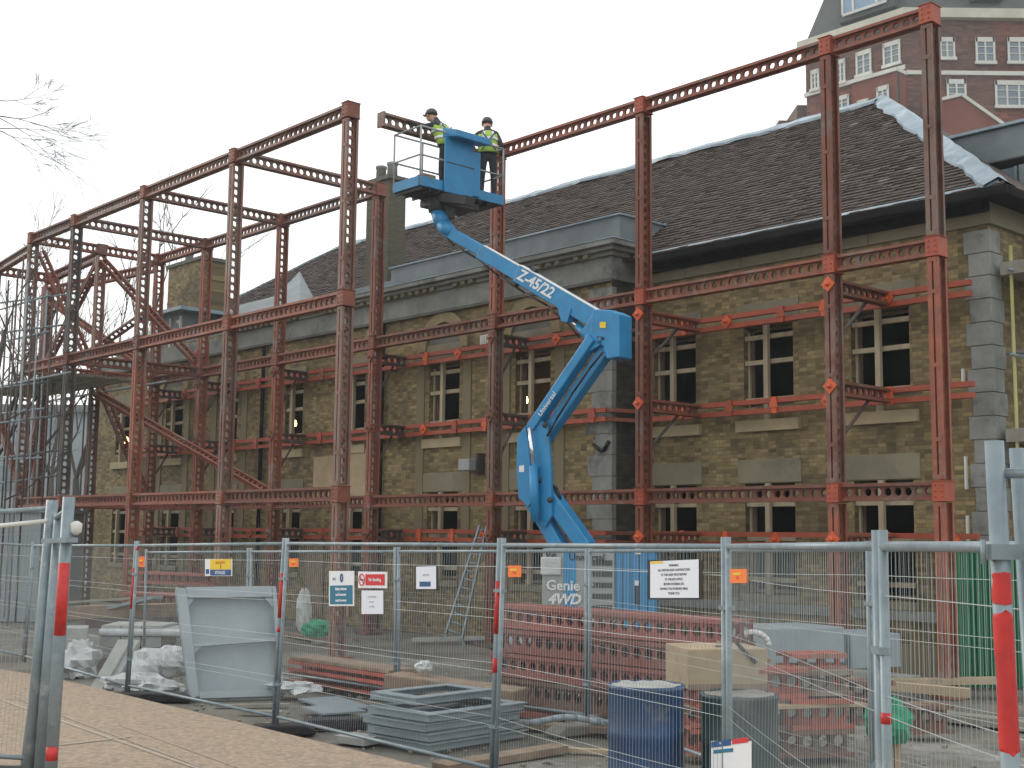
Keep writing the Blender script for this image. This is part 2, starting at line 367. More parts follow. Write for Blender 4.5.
# end tower of the frame
T7 = TS[7]; S2 = -1.72
column(T7, S2, 0, ZT, 'steel_worn', (ZM, ZT))
for t, s in ((27., S2), (27., SB+.3), (29.2, -.9)):
    column(t, s, 0, 9.4, 'steel_dark' if s < -3 else 'steel_red', (ZM, 9.4))
member('beam', 'steel_red', F(T7+.13, S2, ZT-.15), F(27-.13, S2, 9.4), N, fr)
member('beam', 'steel_worn', F(T7+.13, SB, ZT-.25), F(27-.13, SB+.3, 9.4), N, fr)
member('beam', 'steel_red', F(T7+.13, 0, ZT-.2), F(29.1, -.9, 9.4), N, fr)
member('cross_beam', 'steel_red', F(27, SB+.45, 9.4), F(27, S2-.16, 9.4), U, fr)
member('beam', 'steel_red', F(T7+.13, S2, ZM), F(27-.13, S2, ZM), N, fr)
for a, b_ in (((T7-.1, S2, ZT-.3), (TS[6]+.2, -.1, ZM+.3)), ((T7-.1, S2, ZM-.5), (TS[5]+.2, -.1, ZL+.3)), ((T7, S2+.1, ZM-.2), (T7, -.1, ZL+.3)),
              ((T7, S2-.1, ZM+.2), (T7, SB+.2, ZT-.3)), ((27, S2-.1, ZM+.3), (T7+.1, S2, ZT-.3)), ((29.2, -.9, 9.2), (T7+.2, -.1, ZM+.3)),
              ((27, S2, ZM-.2), (T7+.1, SB+.1, ZL+.2)), ((27, SB+.3, ZM-.2), (T7+.15, SB+.1, ZL+.3)), ((27.0, S2+.1, ZM+.1), (T7+.1, -.1, ZT-1.4))):
    member('brace', 'steel_red', F(*a), F(*b_), N if a[1] == b_[1] else U, fr, D=.2, W=.14)
# small fork-head bracket on the mid-level beam
a = MB(); a.lathe(F(21.3, 0, ZM+.13), [(.12, 0), (.13, .1), (.07, .2), (.07, .42), (.02, .5)], 12); a.build('connector', 'node_red', fr)
# walings against the wall, held by brackets
WA = (5.93, 4.38, 2.10)
def waling(s, t0, t1, z, w=.12):
    a = MB()
    for dz in (-.085, .085): a.fbox(t0, t1, s-.05, s+.05, z+dz-.042, z+dz+.042)
    a.build('waling', 'node_red', fr)
    n = int((t1-t0)/.95)
    for k in range(n):
        tc = t0+.45+k*(t1-t0-.6)/max(1, n-1)+random.uniform(-.15, .15)
        c = MB(); h = .12; kind = (k*7+int(z*3)) % 3
        if kind == 0:
            c.prism([F(tc-h, s-.09, z), F(tc, s-.09, z+h), F(tc+h, s-.09, z), F(tc, s-.09, z-h)], N*.035)
            c.tube(F(tc, s-.13, z), F(tc, s-.05, z), .035, 6)
        else:
            c.fbox(tc-.05, tc+.05, s-.085, s-.052, z-.14, z+.14); c.fbox(tc-.08, tc+.08, s-.1, s-.088, z-.05, z+.05)
        c.build('clamp', ('orange' if (k+int(z)) % 4 else 'node_red') if tc < 14 else 'crib_red', fr)
for z in WA:
    waling(1.5, .28, 7.05, z); waling(.85, 7.2, 26.5, z)
    a = MB()
    for dz in (-.085, .085): a.bar(F(7.02, 1.5, z+dz), F(7.25, .85, z+dz), .09, .07)
    a.build('waling', 'steel_red', fr)
for i, t in enumerate(TS):
    if i == 0: continue
    for z in WA:
        s1 = 1.44 if t < 7 else .8
        member('bracket', 'steel_red' if i < 3 else 'steel_dark', F(t, .13, z), F(t, s1, z), U, fr, D=.22)
        a = MB(); a.tube(F(t, .12, z-.75), F(t, s1*.62, z-.13), .028, 6); a.build('strut', 'steel_dark', fr)
        h = .12; c = MB()
        c.prism([F(t-h, -.16, z+.02), F(t, -.16, z+.02+h), F(t+h, -.16, z+.02), F(t, -.16, z+.02-h)], N*.035); c.tube(F(t, -.2, z+.02), F(t, -.13, z+.02), .035, 6)
        c.build('clamp', 'orange' if i < 3 else 'steel_red', fr)
# deck of the end tower
a = MB()
for k in range(7): a.fbox(21.2, 27.6, SB-.05+k*.27, SB+.19+k*.27, ZM-.36+.004*(k % 2), ZM-.31+.004*(k % 2))
a.build('deck_boards', 'scafwood', fr)
a = MB()
for s in (SB-.3, S2+.3): a.tube(F(20.2, s, ZM-.42), F(28, s, ZM-.42), .028, 6)
for z in (ZM+.7, ZM+1.6, ZM-1.2, ZM-2.4): a.tube(F(21.5, SB-.35, z), F(28.2, SB-.35, z+.1), .026, 6)
a.build('handrail', 'galv', fr)
# the beam being fitted
hb = thing('steel_beam', F(TS[3], -1.7, ZT), 'short perforated steel beam held out in mid air beside the two workers', 'steel beam')
member('channel', 'steel_worn', F(TS[3], -.15, ZT), F(TS[3], -2.88, ZT), U, hb)
a = MB()
a.fbox(TS[3]-.1, TS[3]+.1, -2.92, -2.88, ZT-.14, ZT+.14); a.build('end_plate', 'steel_worn', hb)

# ================================================================= BRICK BUILDING
SW, SP, TC, TP, TE = 1.85, 1.05, .15, 7.27, 29.7
bd = thing('brick_building', F(12, 5, 0), 'long two storey yellow brick building with stone dressings and a dark tiled hipped roof', 'building')
def wallquads(mb, t0, t1, z0, z1, s, holes, depth=.28):
    """front wall with rectangular openings and reveals"""
    ts = sorted({t0, t1, *[h[0] for h in holes], *[h[1] for h in holes]}); zs = sorted({z0, z1, *[h[2] for h in holes], *[h[3] for h in holes]})
    for i in range(len(ts)-1):
        for j in range(len(zs)-1):
            a, b_, c, d = ts[i], ts[i+1], zs[j], zs[j+1]; mt, mz = (a+b_)/2, (c+d)/2
            if any(h[0] < mt < h[1] and h[2] < mz < h[3] for h in holes): continue
            mb.add([F(b_, s, c), F(a, s, c), F(a, s, d), F(b_, s, d)], [(0, 1, 2, 3)], [[(-b_, c), (-a, c), (-a, d), (-b_, d)]])
    for a, b_, c, d in [h[:4] for h in holes]:
        for q in (((a, s, c), (a, s, d), (a, s+depth, d), (a, s+depth, c)), ((b_, s, c), (b_, s+depth, c), (b_, s+depth, d), (b_, s, d)),
                  ((a, s, d), (b_, s, d), (b_, s+depth, d), (a, s+depth, d)), ((a, s, c), (a, s+depth, c), (b_, s+depth, c), (b_, s, c))):
            mb.add([F(*p) for p in q], [(0, 1, 2, 3)], [[(p[0]+p[1], p[2]+p[0]*.3) for p in q]])
def sidewall(mb, t, s0, s1, z0, z1):
    mb.add([F(t, s0, z0), F(t, s1, z0), F(t, s1, z1), F(t, s0, z1)], [(0, 1, 2, 3)], [[(s0, z0), (s1, z0), (s1, z1), (s0, z1)]])
mw = [(1.53, 2.60), (3.75, 4.80), (5.90, 6.92)]
pw = [(8.93, 9.95), (11.72, 12.75), (15.15, 15.95), (17.75, 18.55), (20.9, 21.7), (23.9, 24.9), (27.2, 28.1)]
holes_m = [(a, b_, 4.42, 5.86) for a, b_ in mw]+[(a, b_, 1.16, 3.07) for a, b_ in mw]
holes_p = [(a, b_, 4.42, 5.83) for a, b_ in pw]+[(a, b_, 1.16, 3.02) for a, b_ in pw]
w = MB(); wallquads(w, TC, TP, 0, 7.3, SW, holes_m); wallquads(w, TP, TE, 0, 7.5, SP, holes_p)
sidewall(w, TC, SW, 11, 0, 7.3); sidewall(w, TE, SP, 11, 0, 7.5)
w.add([F(TC, 11, 0), F(TE, 11, 0), F(TE, 11, 7.4), F(TC, 11, 7.4)], [(0, 1, 2, 3)], [[(0, 0), (30, 0), (30, 7), (0, 7)]])
w.build('wall', 'stock_brick', bd, recalc=False)
w = MB(); sidewall(w, TP, SP, SW, 0, 7.5); o = w.build('wall', 'sooty_brick', bd, recalc=False); o['label'] = 'soot blackened return wall of the projecting bay'
# interior shell
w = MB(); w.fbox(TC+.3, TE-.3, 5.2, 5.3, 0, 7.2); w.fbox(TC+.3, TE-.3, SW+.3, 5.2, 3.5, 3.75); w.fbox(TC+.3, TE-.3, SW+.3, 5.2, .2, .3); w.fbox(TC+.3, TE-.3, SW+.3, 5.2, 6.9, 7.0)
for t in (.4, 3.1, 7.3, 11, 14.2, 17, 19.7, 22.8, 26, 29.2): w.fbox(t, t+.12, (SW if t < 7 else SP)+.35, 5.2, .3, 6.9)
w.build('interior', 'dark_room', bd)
# stone dressings
def part(name, mt, fn, bevel=0, label=None):
    a = MB(); fn(a); o = a.build(name, mt, bd, bevel=bevel)
    if label: o['label'] = label
    return o
part('frieze', 'stone', lambda a: a.fbox(TC-.02, TP, SW-.06, SW+.1, 6.95, 7.30))
for t in [TC+.75+k*1.3 for k in range(5)]: part('joint', 'soot_shade_stone', lambda a: a.fbox(t, t+.012, SW-.063, SW-.058, 6.955, 7.25))
part('frieze', 'stone', lambda a: a.fbox(TC-.08, TC, SW-.06, 11, 6.95, 7.30))
part('frieze', 'grey_stone', lambda a: (a.fbox(TP-.05, TE, SP-.07, SP+.1, 6.98, 7.42), a.fbox(TP-.05, TP+.02, SP+.1, SW-.07, 6.98, 7.42)))
part('string_course', 'soot_shade_stone', lambda a: a.fbox(TP-.09, TE, SP-.12, SP-.06, 6.93, 6.99))
def cornice(a):
    for (o_, z0, z1) in ((.16, 7.42, 7.49), (.30, 7.49, 7.56), (.42, 7.56, 7.66)):
        a.fbox(TP-o_, 21.5, SP-o_, 2.4, z0, z1)
part('cornice', 'grey_stone', cornice, .012)
part('cornice', 'lead', lambda a: a.fbox(TP-.44, 21.5, SP-.44, 2.4, 7.66, 7.675))
for k in range(60):
    t = TP+.4+k*.26
    if random.random() < .75 and t < 21.3: part('dentil', 'stone', lambda a: a.fbox(t, t+.13, SP-.26, SP-.05, 7.415, 7.488))
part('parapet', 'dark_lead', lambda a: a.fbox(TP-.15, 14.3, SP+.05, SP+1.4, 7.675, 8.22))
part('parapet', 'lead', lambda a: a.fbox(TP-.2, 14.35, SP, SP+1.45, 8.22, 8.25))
def rolls(a):
    for k in range(12): a.tube(F(TP+.1+k*.6, SP+.03, 7.68), F(TP+.1+k*.6, SP+.03, 8.22), .02, 6)
pass
part('parapet', 'dark_lead', lambda a: a.fbox(14.3, 26.5, SP+.05, SP+1.4, 7.5, 7.95))
# quoins
def quoins(tcor, s, z1, mt, ret, wide=(.50, .30), h=.42, jig=.0):
    k = 0; z = .05
    while z < z1-.1:
        a = MB(); w_ = wide[k % 2]+random.uniform(-jig, jig); zz = min(z+h-.012, z1)
        a.fbox(tcor-.022, tcor+w_, s-.022, s+.1, z, zz); a.fbox(tcor-.022, tcor+.1, s+.1, s+(wide[(k+1) % 2] if ret else .1001), z, zz)
        a.build('quoin', mt, bd, bevel=.008); z += h; k += 1
quoins(TC, SW, 6.93, 'grey_stone', True, (.40, .33), .36)
quoins(TP, SP, 6.93, 'grey_stone', False, (.62, .44), .40, .07)
quoins(14.75, SP, 6.9, 'grey_stone', False, (.30, .16), .30, .05)
# lintels, sills, bracing in the empty openings
def opening(a, b_, z0, z1, s, low, up=True, glow=False, wide=.14):
    wn = MB(); wn.fbox(a+.02, a+.06, s+.2, s+.26, z0+.02, z1-.02); wn.fbox(b_-.06, b_-.02, s+.2, s+.26, z0+.02, z1-.02)
    wn.fbox(a+.02, b_-.02, s+.2, s+.26, z1-.07, z1-.02); wn.fbox(a+.02, b_-.02, s+.2, s+.26, z0+.02, z0+.08)
    wo = wn.build('window', 'oldwood', bd)
    br = MB(); c = (a+b_)/2; s0, s1 = s-.03, s+.06
    br.fbox(c-.045, c+.045, s0-.05, s0+.03, (z0-.32 if low else z0), z1+.0)
    hs = [z0+.12, z0+(z1-z0)*.55, z1-.2] if low else [z0+.25, z0+(z1-z0)*.5, z1-.36]
    for z in hs: br.fbox(a+.003, b_-.003, s+.032, s+.11, z-.04, z+.04)
    for t in (a+.03, b_-.03): br.fbox(t-.022, t+.022, s+.112, s+.16, z0+.005, z1-.08)
    br.build('timber_bracing', 'timber', wo)
    li = MB(); li.fbox(a-wide, b_+wide, s-.025, s+.1, z1+.012, z1+.42); li.build('lintel', 'stone', bd, bevel=.008)
    si = MB(); si.fbox(a-.14, b_+.14, s-.09, s+.1, z0-.44, z0-.24) if low else si.fbox(a-.05, b_+.05, s-.06, s+.1, z0-.14, z0-.01)
    si.build('sill', 'sill_stone' if low else 'stone', bd, bevel=.01)
    if glow:
        l = MB(); l.lathe(F(c+.25+.55, s+.5, z0+.46), [(.02, -.06), (.085, -.03), (.10, .03), (.08, .10), (.03, .15)], 12); l.build('lamp', 'bulb', bd)
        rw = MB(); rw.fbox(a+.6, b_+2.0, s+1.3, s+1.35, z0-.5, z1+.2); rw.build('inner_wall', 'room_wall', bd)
for a_, b_ in mw: opening(a_, b_, 4.42, 5.86, SW, True); opening(a_, b_, 1.16, 3.07, SW, False)
for k, (a_, b_) in enumerate(pw):
    opening(a_, b_, 4.42, 5.83, SP, True, glow=k in (0, 3, 6)); opening(a_, b_, 1.16, 3.02, SP, False)
part('plinth_band', 'grey_stone', lambda a: a.fbox(TC-.03, TP, SW-.05, SW+.1, .86, 1.015))
part('plinth', 'stock_brick', lambda a: a.fbox(TC-.04, TP, SW-.08, SW+.1, 0, .5))
# blind arches over the bay's windows
for a_, b_ in pw[:2]+pw[4:6]:
    c = (a_+b_)/2; r0, r1, z = .60, .84, 6.12
    ar = MB(); n = 14
    for k in range(n):
        A, B = pi*k/n, pi*(k+1)/n
        q = [(c+r0*cos(A), z+r0*sin(A)), (c+r1*cos(A), z+r1*sin(A)), (c+r1*cos(B), z+r1*sin(B)), (c+r0*cos(B), z+r0*sin(B))]
        ar.prism([F(p[0], SP-.07, p[1]) for p in q], N*.08)
    ar.build('arch', 'arch_brick', bd)
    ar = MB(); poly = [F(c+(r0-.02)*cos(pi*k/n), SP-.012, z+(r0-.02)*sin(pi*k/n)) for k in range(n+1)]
    ar.prism(poly, N*.02); ar.build('tympanum', 'soot_shade_stone', bd)  # darker colour paints the shade of a recess inside the arch
    for sd in (-1, 1):
        pl = MB(); x0, x1 = sorted((c+sd*.66, c+sd*.92)); pl.fbox(x0, x1, SP-.03, SP+.02, 1.05, 6.0); pl.build('pilaster', 'stock_brick', bd)
# ply boards, wall lamp, vent, downpipes, sagging cable
part('plywood_board', 'ply', lambda a: (a.fbox(14.85, 15.95, SP-.06, SP-.035, 2.75, 4.05), a.fbox(16.02, 17.1, SP-.07, SP-.03, 2.75, 3.95)))
part('wall_lamp', 'liftgrey', lambda a: (a.fbox(10.93, 11.28, SP-.38, SP-.06, 3.44, 3.68)), .02)
part('wall_lamp', 'liftdark', lambda a: (a.fbox(10.86, 10.92, SP-.2, SP, 3.36, 3.8)))
part('vent', 'whitepaint', lambda a: [a.fbox(10.75+k*.07, 10.80+k*.07, SP-.05, SP-.01, 6.0, 6.28) for k in range(4)]+[a.fbox(10.72, 11.05, SP-.02, SP-.004, 5.98, 6.3)])
for t_, s_ in ((7.05, SW-.12), (14.35, SP-.1), (19.5, SP-.1)): part('downpipe', 'gutter', lambda a: a.tube(F(t_, s_, 0), F(t_, s_, 6.9), .05, 8))
part('plywood_board', 'ply', lambda a: a.fbox(15.5, 16.25, SP-.06, SP-.03, .2, 2.0))
part('plywood_board', 'oldwood', lambda a: a.fbox(16.6, 17.3, SP-.06, SP-.03, .2, 2.0))
def cable(a):
    a.path([F(7.3, SP-.05, 3.9), F(7.4, SP-.06, 3.75), F(7.5, SP-.06, 3.72), F(7.7, SP-.06, 3.85)], .035)
part('cable', 'black', cable)
for z0_, z1_ in ((4.5, 4.75), (2.9, 3.4), (2.1, 2.5)): part('conduit', 'whitepaint', lambda a: a.fbox(.60, .63, SW-.06, SW-.001, z0_, z1_))
# roof: stepped tile courses on four slopes
EV, RZ, SR, TR0, TR1 = 7.36, 11.05, 6.1, 4.45, 23.7
E_S, E_T = 1.32, -.33
rf = None
def roof_shell(a):
    P = [F(E_T, E_S, EV), F(TE+.4, E_S, EV), F(TE+.4, 10.9, EV), F(E_T, 10.9, EV), F(TR0, SR, RZ), F(TR1, SR, RZ)]
    a.add(P, [(0, 1, 5, 4), (1, 2, 5), (2, 3, 4, 5), (3, 0, 4), (3, 2, 1, 0)])
a = MB(); roof_shell(a); rf = a.build('roof', 'tile', bd)
tl = MB(); pale = MB(); rows = 46; sl = Vector((0, 0, 0))
def tpt(a_, t): return F(t, E_S+(SR-E_S)*a_, EV+(RZ-EV)*a_)
nrm = ((tpt(0, 1)-tpt(0, 0)).cross(tpt(1, 0)-tpt(0, 0))).normalized()
if nrm.z < 0: nrm = -nrm
for r in range(rows):
    a0, a1 = r/rows, (r+1.25)/rows
    tl0 = E_T+(TR0-E_T)*a0; tl1 = (TE+.4)+(TR1-TE-.4)*a0
    t = tl0+(.09 if r % 2 else 0)+random.uniform(-.03, .03)
    while t < tl1:
        w_ = .2; up = .042+random.uniform(-.006, .009)
        if random.random() < .03: up += .015
        tgt = tl
        q = random.random()
        if q < .004: tgt = pale
        if q > .9975: t += w_; continue
        g_ = .007; da = random.uniform(-.004, .003)
        b0, b1 = tpt(a0+da, t+g_), tpt(a0+da, t+w_-g_); c1, c0 = tpt(min(a1, 1), t+w_-g_), tpt(min(a1, 1), t+g_)
        p = [b0+nrm*.004, b1+nrm*.004, c1+nrm*.004, c0+nrm*.004, b0+nrm*up, b1+nrm*up, c1+nrm*.012, c0+nrm*.012]
        tgt.add(p, [(4, 5, 6, 7), (0, 1, 5, 4), (1, 2, 6, 5), (3, 0, 4, 7)])
        t += w_
o = tl.build('tiles', 'tile', rf, loc=bases[bd.name]); o.parent = rf
o = pale.build('pale_tiles', 'tile_pale', rf, loc=bases[bd.name]); o['label'] = 'pale slipped roof tiles'; o['kind'] = 'stuff'
# hip and ridge flashing of crumpled lead
def flashing(p, q, wl, wr, dirw, n=26, name='ridge_flashing', h=.07):
    a = MB(); p, q = Vector(p), Vector(q); L_ = []; 
    for k in range(n+1):
        c = p.lerp(q, k/n)+ZV*(h+random.uniform(-.02, .025)); l = c+dirw*(wl+random.uniform(-.05, .07))-ZV*(wl*.6); r_ = c-dirw*(wr)-ZV*wr*.6
        L_.append((l, c, r_))
    vs = [x for tr in L_ for x in tr]; vs += [x-ZV*.06 for x in vs]; m_ = 3*(n+1)
    fs = []
    for k in range(n):
        for j in (0, 1):
            b_ = 3*k+j; fs += [(b_, b_+3, b_+4, b_+1), (m_+b_, m_+b_+1, m_+b_+4, m_+b_+3)]
        fs += [(3*k, m_+3*k, m_+3*k+3, 3*k+3), (3*k+2, 3*k+5, m_+3*k+5, m_+3*k+2)]
    a.add(vs, fs); o = a.build(name, 'lead', rf, loc=bases[bd.name]); return o
flashing(F(TR0, SR, RZ), F(TR1, SR, RZ), .26, .2, -N, 60)
hipd = (F(E_T, E_S, EV)-F(TR0, SR, RZ)); hd2 = Vector((-hipd.y, hipd.x, 0)).normalized()
if hd2.dot(U) < 0: hd2 = -hd2
flashing(F(TR0, SR, RZ), F(E_T+.05, E_S+.05, EV+.03), .22, .25, hd2, 24, 'hip_flashing', .13)
flashing(F(TR1, SR, RZ), F(TE+.3, E_S+.05, EV+.03), .15, .15, N, 16, 'hip_flashing', .06)
part('fascia', 'gutter', lambda a: (a.fbox(E_T-.02, TP-.45, E_S+.02, E_S+.5, 7.28, EV-.005), a.fbox(E_T, E_T+.5, E_S+.5, 11, 7.28, EV-.005)))
def gut(a):
    a.fbox(E_T-.14, TP-.45, E_S-.13, E_S+.02, 7.2, 7.36); a.fbox(E_T-.14, E_T, E_S+.02, 11, 7.2, 7.36)
    a.fbox(TC-.07, TP, SW-.22, SW-.06, 7.13, 7.28)
part('gutter', 'gutter', gut, .03)
part('eaves_course', 'lead', lambda a: a.prism([F(E_T-.02, E_S-.02, EV+.0), F(TP-.3, E_S-.02, EV+.0), F(TP-.3, E_S+.05, EV+.07), F(E_T+.05, E_S+.05, EV+.07)], ZV*.02))
# lower wing roof beyond, chimneys
part('wing_roof', 'dark_lead', lambda a: a.add([F(18.5, SP+.3, 7.9), F(31, SP+.3, 7.9), F(31, 8, 7.9), F(18.5, 8, 7.9), F(24.5, 5.2, 10.35), F(27, 5.2, 10.0)], [(0, 1, 5, 4), (1, 2, 5), (2, 3, 4, 5), (3, 0, 4), (3, 2, 1, 0)]))
def chimney(t0, t1, s0, s1, z0, z1, pots, mt='stock_brick'):
    a = MB(); a.fbox(t0, t1, s0, s1, z0, z1)
    ch = a.build('chimney', mt, rf, loc=bases[bd.name])
    # brick pattern coordinates
    ul = ch.data.uv_layers.new(name='UVMap')
    for p in ch.data.polygons:
        for li in p.loop_indices:
            v = ch.data.vertices[ch.data.loops[li].vertex_index].co; ul.data[li].uv = (v.x*.7-v.y*.7, v.z)
    a = MB(); a.fbox(t0-.06, t1+.06, s0-.06, s1+.06, z1, z1+.1); a.build('cap', 'soot_shade_stone', ch, loc=bases[bd.name])
    for k in range(pots):
        tt = t0+(t1-t0)*(k+.5)/pots; a = MB(); a.lathe(F(tt, (s0+s1)/2, z1+.1), [(.13, 0), (.12, .3), (.14, .32), (.14, .38), (.10, .38)], 12); a.build('chimney_pot', 'grey_stone', ch, loc=bases[bd.name])
chimney(14.85, 15.75, 1.4, 1.9, 7.6, 10.55, 2, 'chimney_soot')
chimney(24.0, 26.0, 1.5, 2.3, 8.5, 10.0, 2)
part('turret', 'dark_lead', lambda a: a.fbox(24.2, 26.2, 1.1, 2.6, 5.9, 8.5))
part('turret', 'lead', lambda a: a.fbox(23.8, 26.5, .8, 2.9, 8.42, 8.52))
part('turret_window', 'whitepaint', lambda a: [a.fbox(24.25+k*.6, 24.32+k*.6, 1.04, 1.1, 6.3, 8.3) for k in range(4)])
part('turret_window', 'glass', lambda a: a.fbox(24.3, 26.1, 1.085, 1.1, 7.2, 8.2))
# glazed lead dormer on the far right slope
(ta, za), (tb, zb) = atS(1034, 119, 4.6), atS(940, 141, 4.6)
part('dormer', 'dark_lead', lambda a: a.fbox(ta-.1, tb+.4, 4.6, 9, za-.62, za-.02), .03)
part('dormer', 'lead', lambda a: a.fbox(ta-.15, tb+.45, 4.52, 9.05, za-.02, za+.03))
part('dormer_window', 'glass', lambda a: a.fbox(ta+.25, tb+.3, 4.68, 4.72, za-2., za-.75))
part('dormer_window', 'dark_lead', lambda a: [a.fbox(ta+.35+k*.36, ta+.40+k*.36, 4.62, 4.68, za-2., za-.75) for k in range(5)]+[a.fbox(ta+.15, ta+.3, 4.6, 5, za-2, za-.75)])
part('dormer_wall', 'stock_brick', lambda a: a.fbox(ta-.2, ta+.14, 4.62, 9, za-2.2, za-.75))
# scaffold at the right flank
scf = thing('scaffold', F(-.5, 3, 0), 'tube scaffold with one boarded lift against the right flank of the brick building', 'scaffold')
for (t, s) in ((-.12, 2.0), (-.12, 4.2), (-.95, 2.0), (-.12, 3.0)):
    a = MB(); a.tube(F(t, s, 0), F(t, s, 6.6), .028, 8); a.build('upright', 'yellowpole' if s < 2.5 and t > -.5 else 'galv', scf)
for z in (3.1, 4.9, 6.2):
    a = MB(); a.tube(F(-.17, 1.8, z), F(-.17, 5.2, z), .025, 8); a.tube(F(-1.5, 2.05, z+.05), F(.02, 2.05, z+.05), .025, 8); a.build('ledger', 'galv', scf)
a = MB(); a.tube(F(-.17, 2.0, 3.7), F(-.17, 4.2, 5.4), .025, 8); a.build('brace', 'galv', scf)
for z in (3.6, 6.15):
    a = MB(); a.fbox(-1.3, .03, 1.95, 5, z, z+.2); a.build('boards', 'scafwood', scf)

# ================================================================= RED BRICK APARTMENT BLOCK FAR BEHIND
YB = 88.
C0 = at(912, 300, YB); C0.z = 0
def G(a, b_, z): return C0+U*a+N*b_+ZV*z         # left face
def Hh(a, b_, z): return C0+Vector((a, 0, 0))+Vector((0, b_, 0))+ZV*z   # right face
ab = thing('apartment_block', C0, 'high red and brown brick apartment block with grey mansard roof and white bands far behind', 'building')
def zat(u, v): return at(u, v, YB).z
z_eave = zat(912, 16); z_b2 = zat(905, 69); 
def apart(name, mt, fn):
    a = MB(); fn(a); return a.build(name, mt, ab)
def uvwall(a, Fn, x0, x1, z0, z1, b_=0, sgn=1):
    a.add([Fn(x0, b_, z0), Fn(x1, b_, z0), Fn(x1, b_, z1), Fn(x0, b_, z1)], [(0, 1, 2, 3)], [[(x0, z0), (x1, z0), (x1, z1), (x0, z1)]])
def boxG(a, x0, x1, y0, y1, z0, z1, Fn=G): a.box(x0, x1, y0, y1, z0, z1, lambda q: Fn(q.x, q.y, q.z))
# left face length so that it ends near x=808 px
def Ga(u, v=60):      # distance along the left face seen at pixel column u
    d = ray(u, v); q = d.xy; c = C0.xy; den = q.x*U.y-q.y*U.x; k = (c.x*U.y-c.y*U.x)/den; return ((q*k-c).dot(U.xy))
LA = Ga(806)
a = MB(); uvwall(a, G, LA, 0, 0, z_eave); uvwall(a, Hh, 0, 30, 0, z_eave); uvwall(a, lambda x, b_, z: G(LA, x, z), 0, 14, 0, z_eave)
a.build('wall', 'red_brick', ab, recalc=False)
a = MB(); uvwall(a, G, LA+.0, -.05, z_b2+.2, z_eave-.3, -.06); uvwall(a, Hh, -.05, 6.3, 0, z_eave-.3, -.06)
o = a.build('wall', 'brown_brick', ab, recalc=False)
apart('roof', 'mansard', lambda a: a.add([G(LA, 0, z_eave+.4), G(0, 0, z_eave+.4), Hh(30, 0, z_eave+.4), Hh(30, 20, z_eave+.4), G(LA, 16, z_eave+.4),
        G(LA-1.5, 1.8, z_eave+6), G(0, 1.8, z_eave+6), Hh(30, 1.8, z_eave+6), Hh(30, 20, z_eave+6), G(LA-1.5, 16, z_eave+6)],
        [(0, 1, 6, 5), (1, 2, 7, 6), (2, 3, 8, 7), (3, 4, 9, 8), (4, 0, 5, 9), (5, 6, 7, 8, 9)]))
apart('cornice', 'cream', lambda a: (boxG(a, LA+.4, -.3, -.6, 0, z_eave-.3, z_eave+.4), boxG(a, -.3, 30, -.6, 0, z_eave-.3, z_eave+.4, Hh)))
apart('string_course', 'whitepaint', lambda a: (boxG(a, LA+.1, 0, -.2, 0, z_b2, z_b2+.3), boxG(a, 0, 30, -.2, 0, z_b2-.45, z_b2-.15, Hh)))
apart('string_course', 'whitepaint', lambda a: boxG(a, LA+.1, -.1, -.2, 0, z_b2-6.6, z_b2-6.35))
def awin(Fn, x0, x1, z0, z1, bars=2, g='glass'):
    a = MB(); boxG(a, x0, x1, -.12, -.02, z0, z1, Fn); wo = a.build('window', g, ab)
    a = MB(); fw = .13
    boxG(a, x0-.02, x0+fw, -.2, -.121, z0, z1, Fn); boxG(a, x1-fw, x1+.02, -.2, -.121, z0, z1, Fn); boxG(a, x0, x1, -.2, -.121, z1-fw*2.6, z1, Fn); boxG(a, x0-.1, x1+.1, -.3, -.121, z0-.15, z0+.08, Fn)
    for k in range(1, bars): xx = x0+(x1-x0)*k/bars; boxG(a, xx-.06, xx+.06, -.19, -.121, z0, z1, Fn)
    for k in (.35, .62): zz = z0+(z1-z0)*k; boxG(a, x0, x1, -.18, -.121, zz-.025, zz+.025, Fn)
    a.build('frame', 'whitepaint', wo)
sc_ = YB/FPX
def hx(u): return at(u, 50, YB).x-C0.x
for (u0, u1, v0, v1, nb) in ((939, 954, 38, 59, 2), (975, 994, 38, 63, 2), (1007, 1030, 38, 63, 2), (945, 964, 80, 102, 2), (993, 1040, 81, 107, 4), (1060, 1080, 38, 60, 2), (1060, 1080, 80, 102, 2)):
    awin(Hh, hx(u0), hx(u1), zat(u0, v1), zat(u0, v0), nb)
for (u0, u1, v0, v1) in ((837, 846, 60, 83), (857, 872, 51, 75), (884, 901, 42, 65), (874, 890, 87, 108), (812, 820, 70, 90), (836, 850, 96, 116)):
    A0, A1 = Ga(u0, v0), Ga(u1, v0); P = G((A0+A1)/2, 0, 0); zz0, zz1 = at((u0+u1)/2, v1, P.y).z, at((u0+u1)/2, v0, P.y).z
    awin(G, A1, A0, zz0, zz1, 2)
A0, A1 = Ga(846, 10), Ga(890, 10)
apart('dormer', 'mansard', lambda a: boxG(a, A1-.5, A0+.5, -.3, 2, z_eave+.9, z_eave+5.0))
P = G((A0+A1)/2, 0, 0); a = MB(); boxG(a, A1, A0, -.42, -.3, z_eave+1.4, z_eave+4.4); wo = a.build('window', 'skyglass', ab)
a = MB(); [boxG(a, x-.09, x+.09, -.5, -.42, z_eave+1.4, z_eave+4.4) for x in (A1, A1+.8, A0-.9, A0)]; boxG(a, A1, A0, -.5, -.42, z_eave+1.25, z_eave+1.45); a.build('frame', 'whitepaint', wo)
apart('dormer', 'mansard', lambda a: boxG(a, hx(972), hx(1004), -.2, 1.5, z_eave+1.2, z_eave+3.5, Hh))
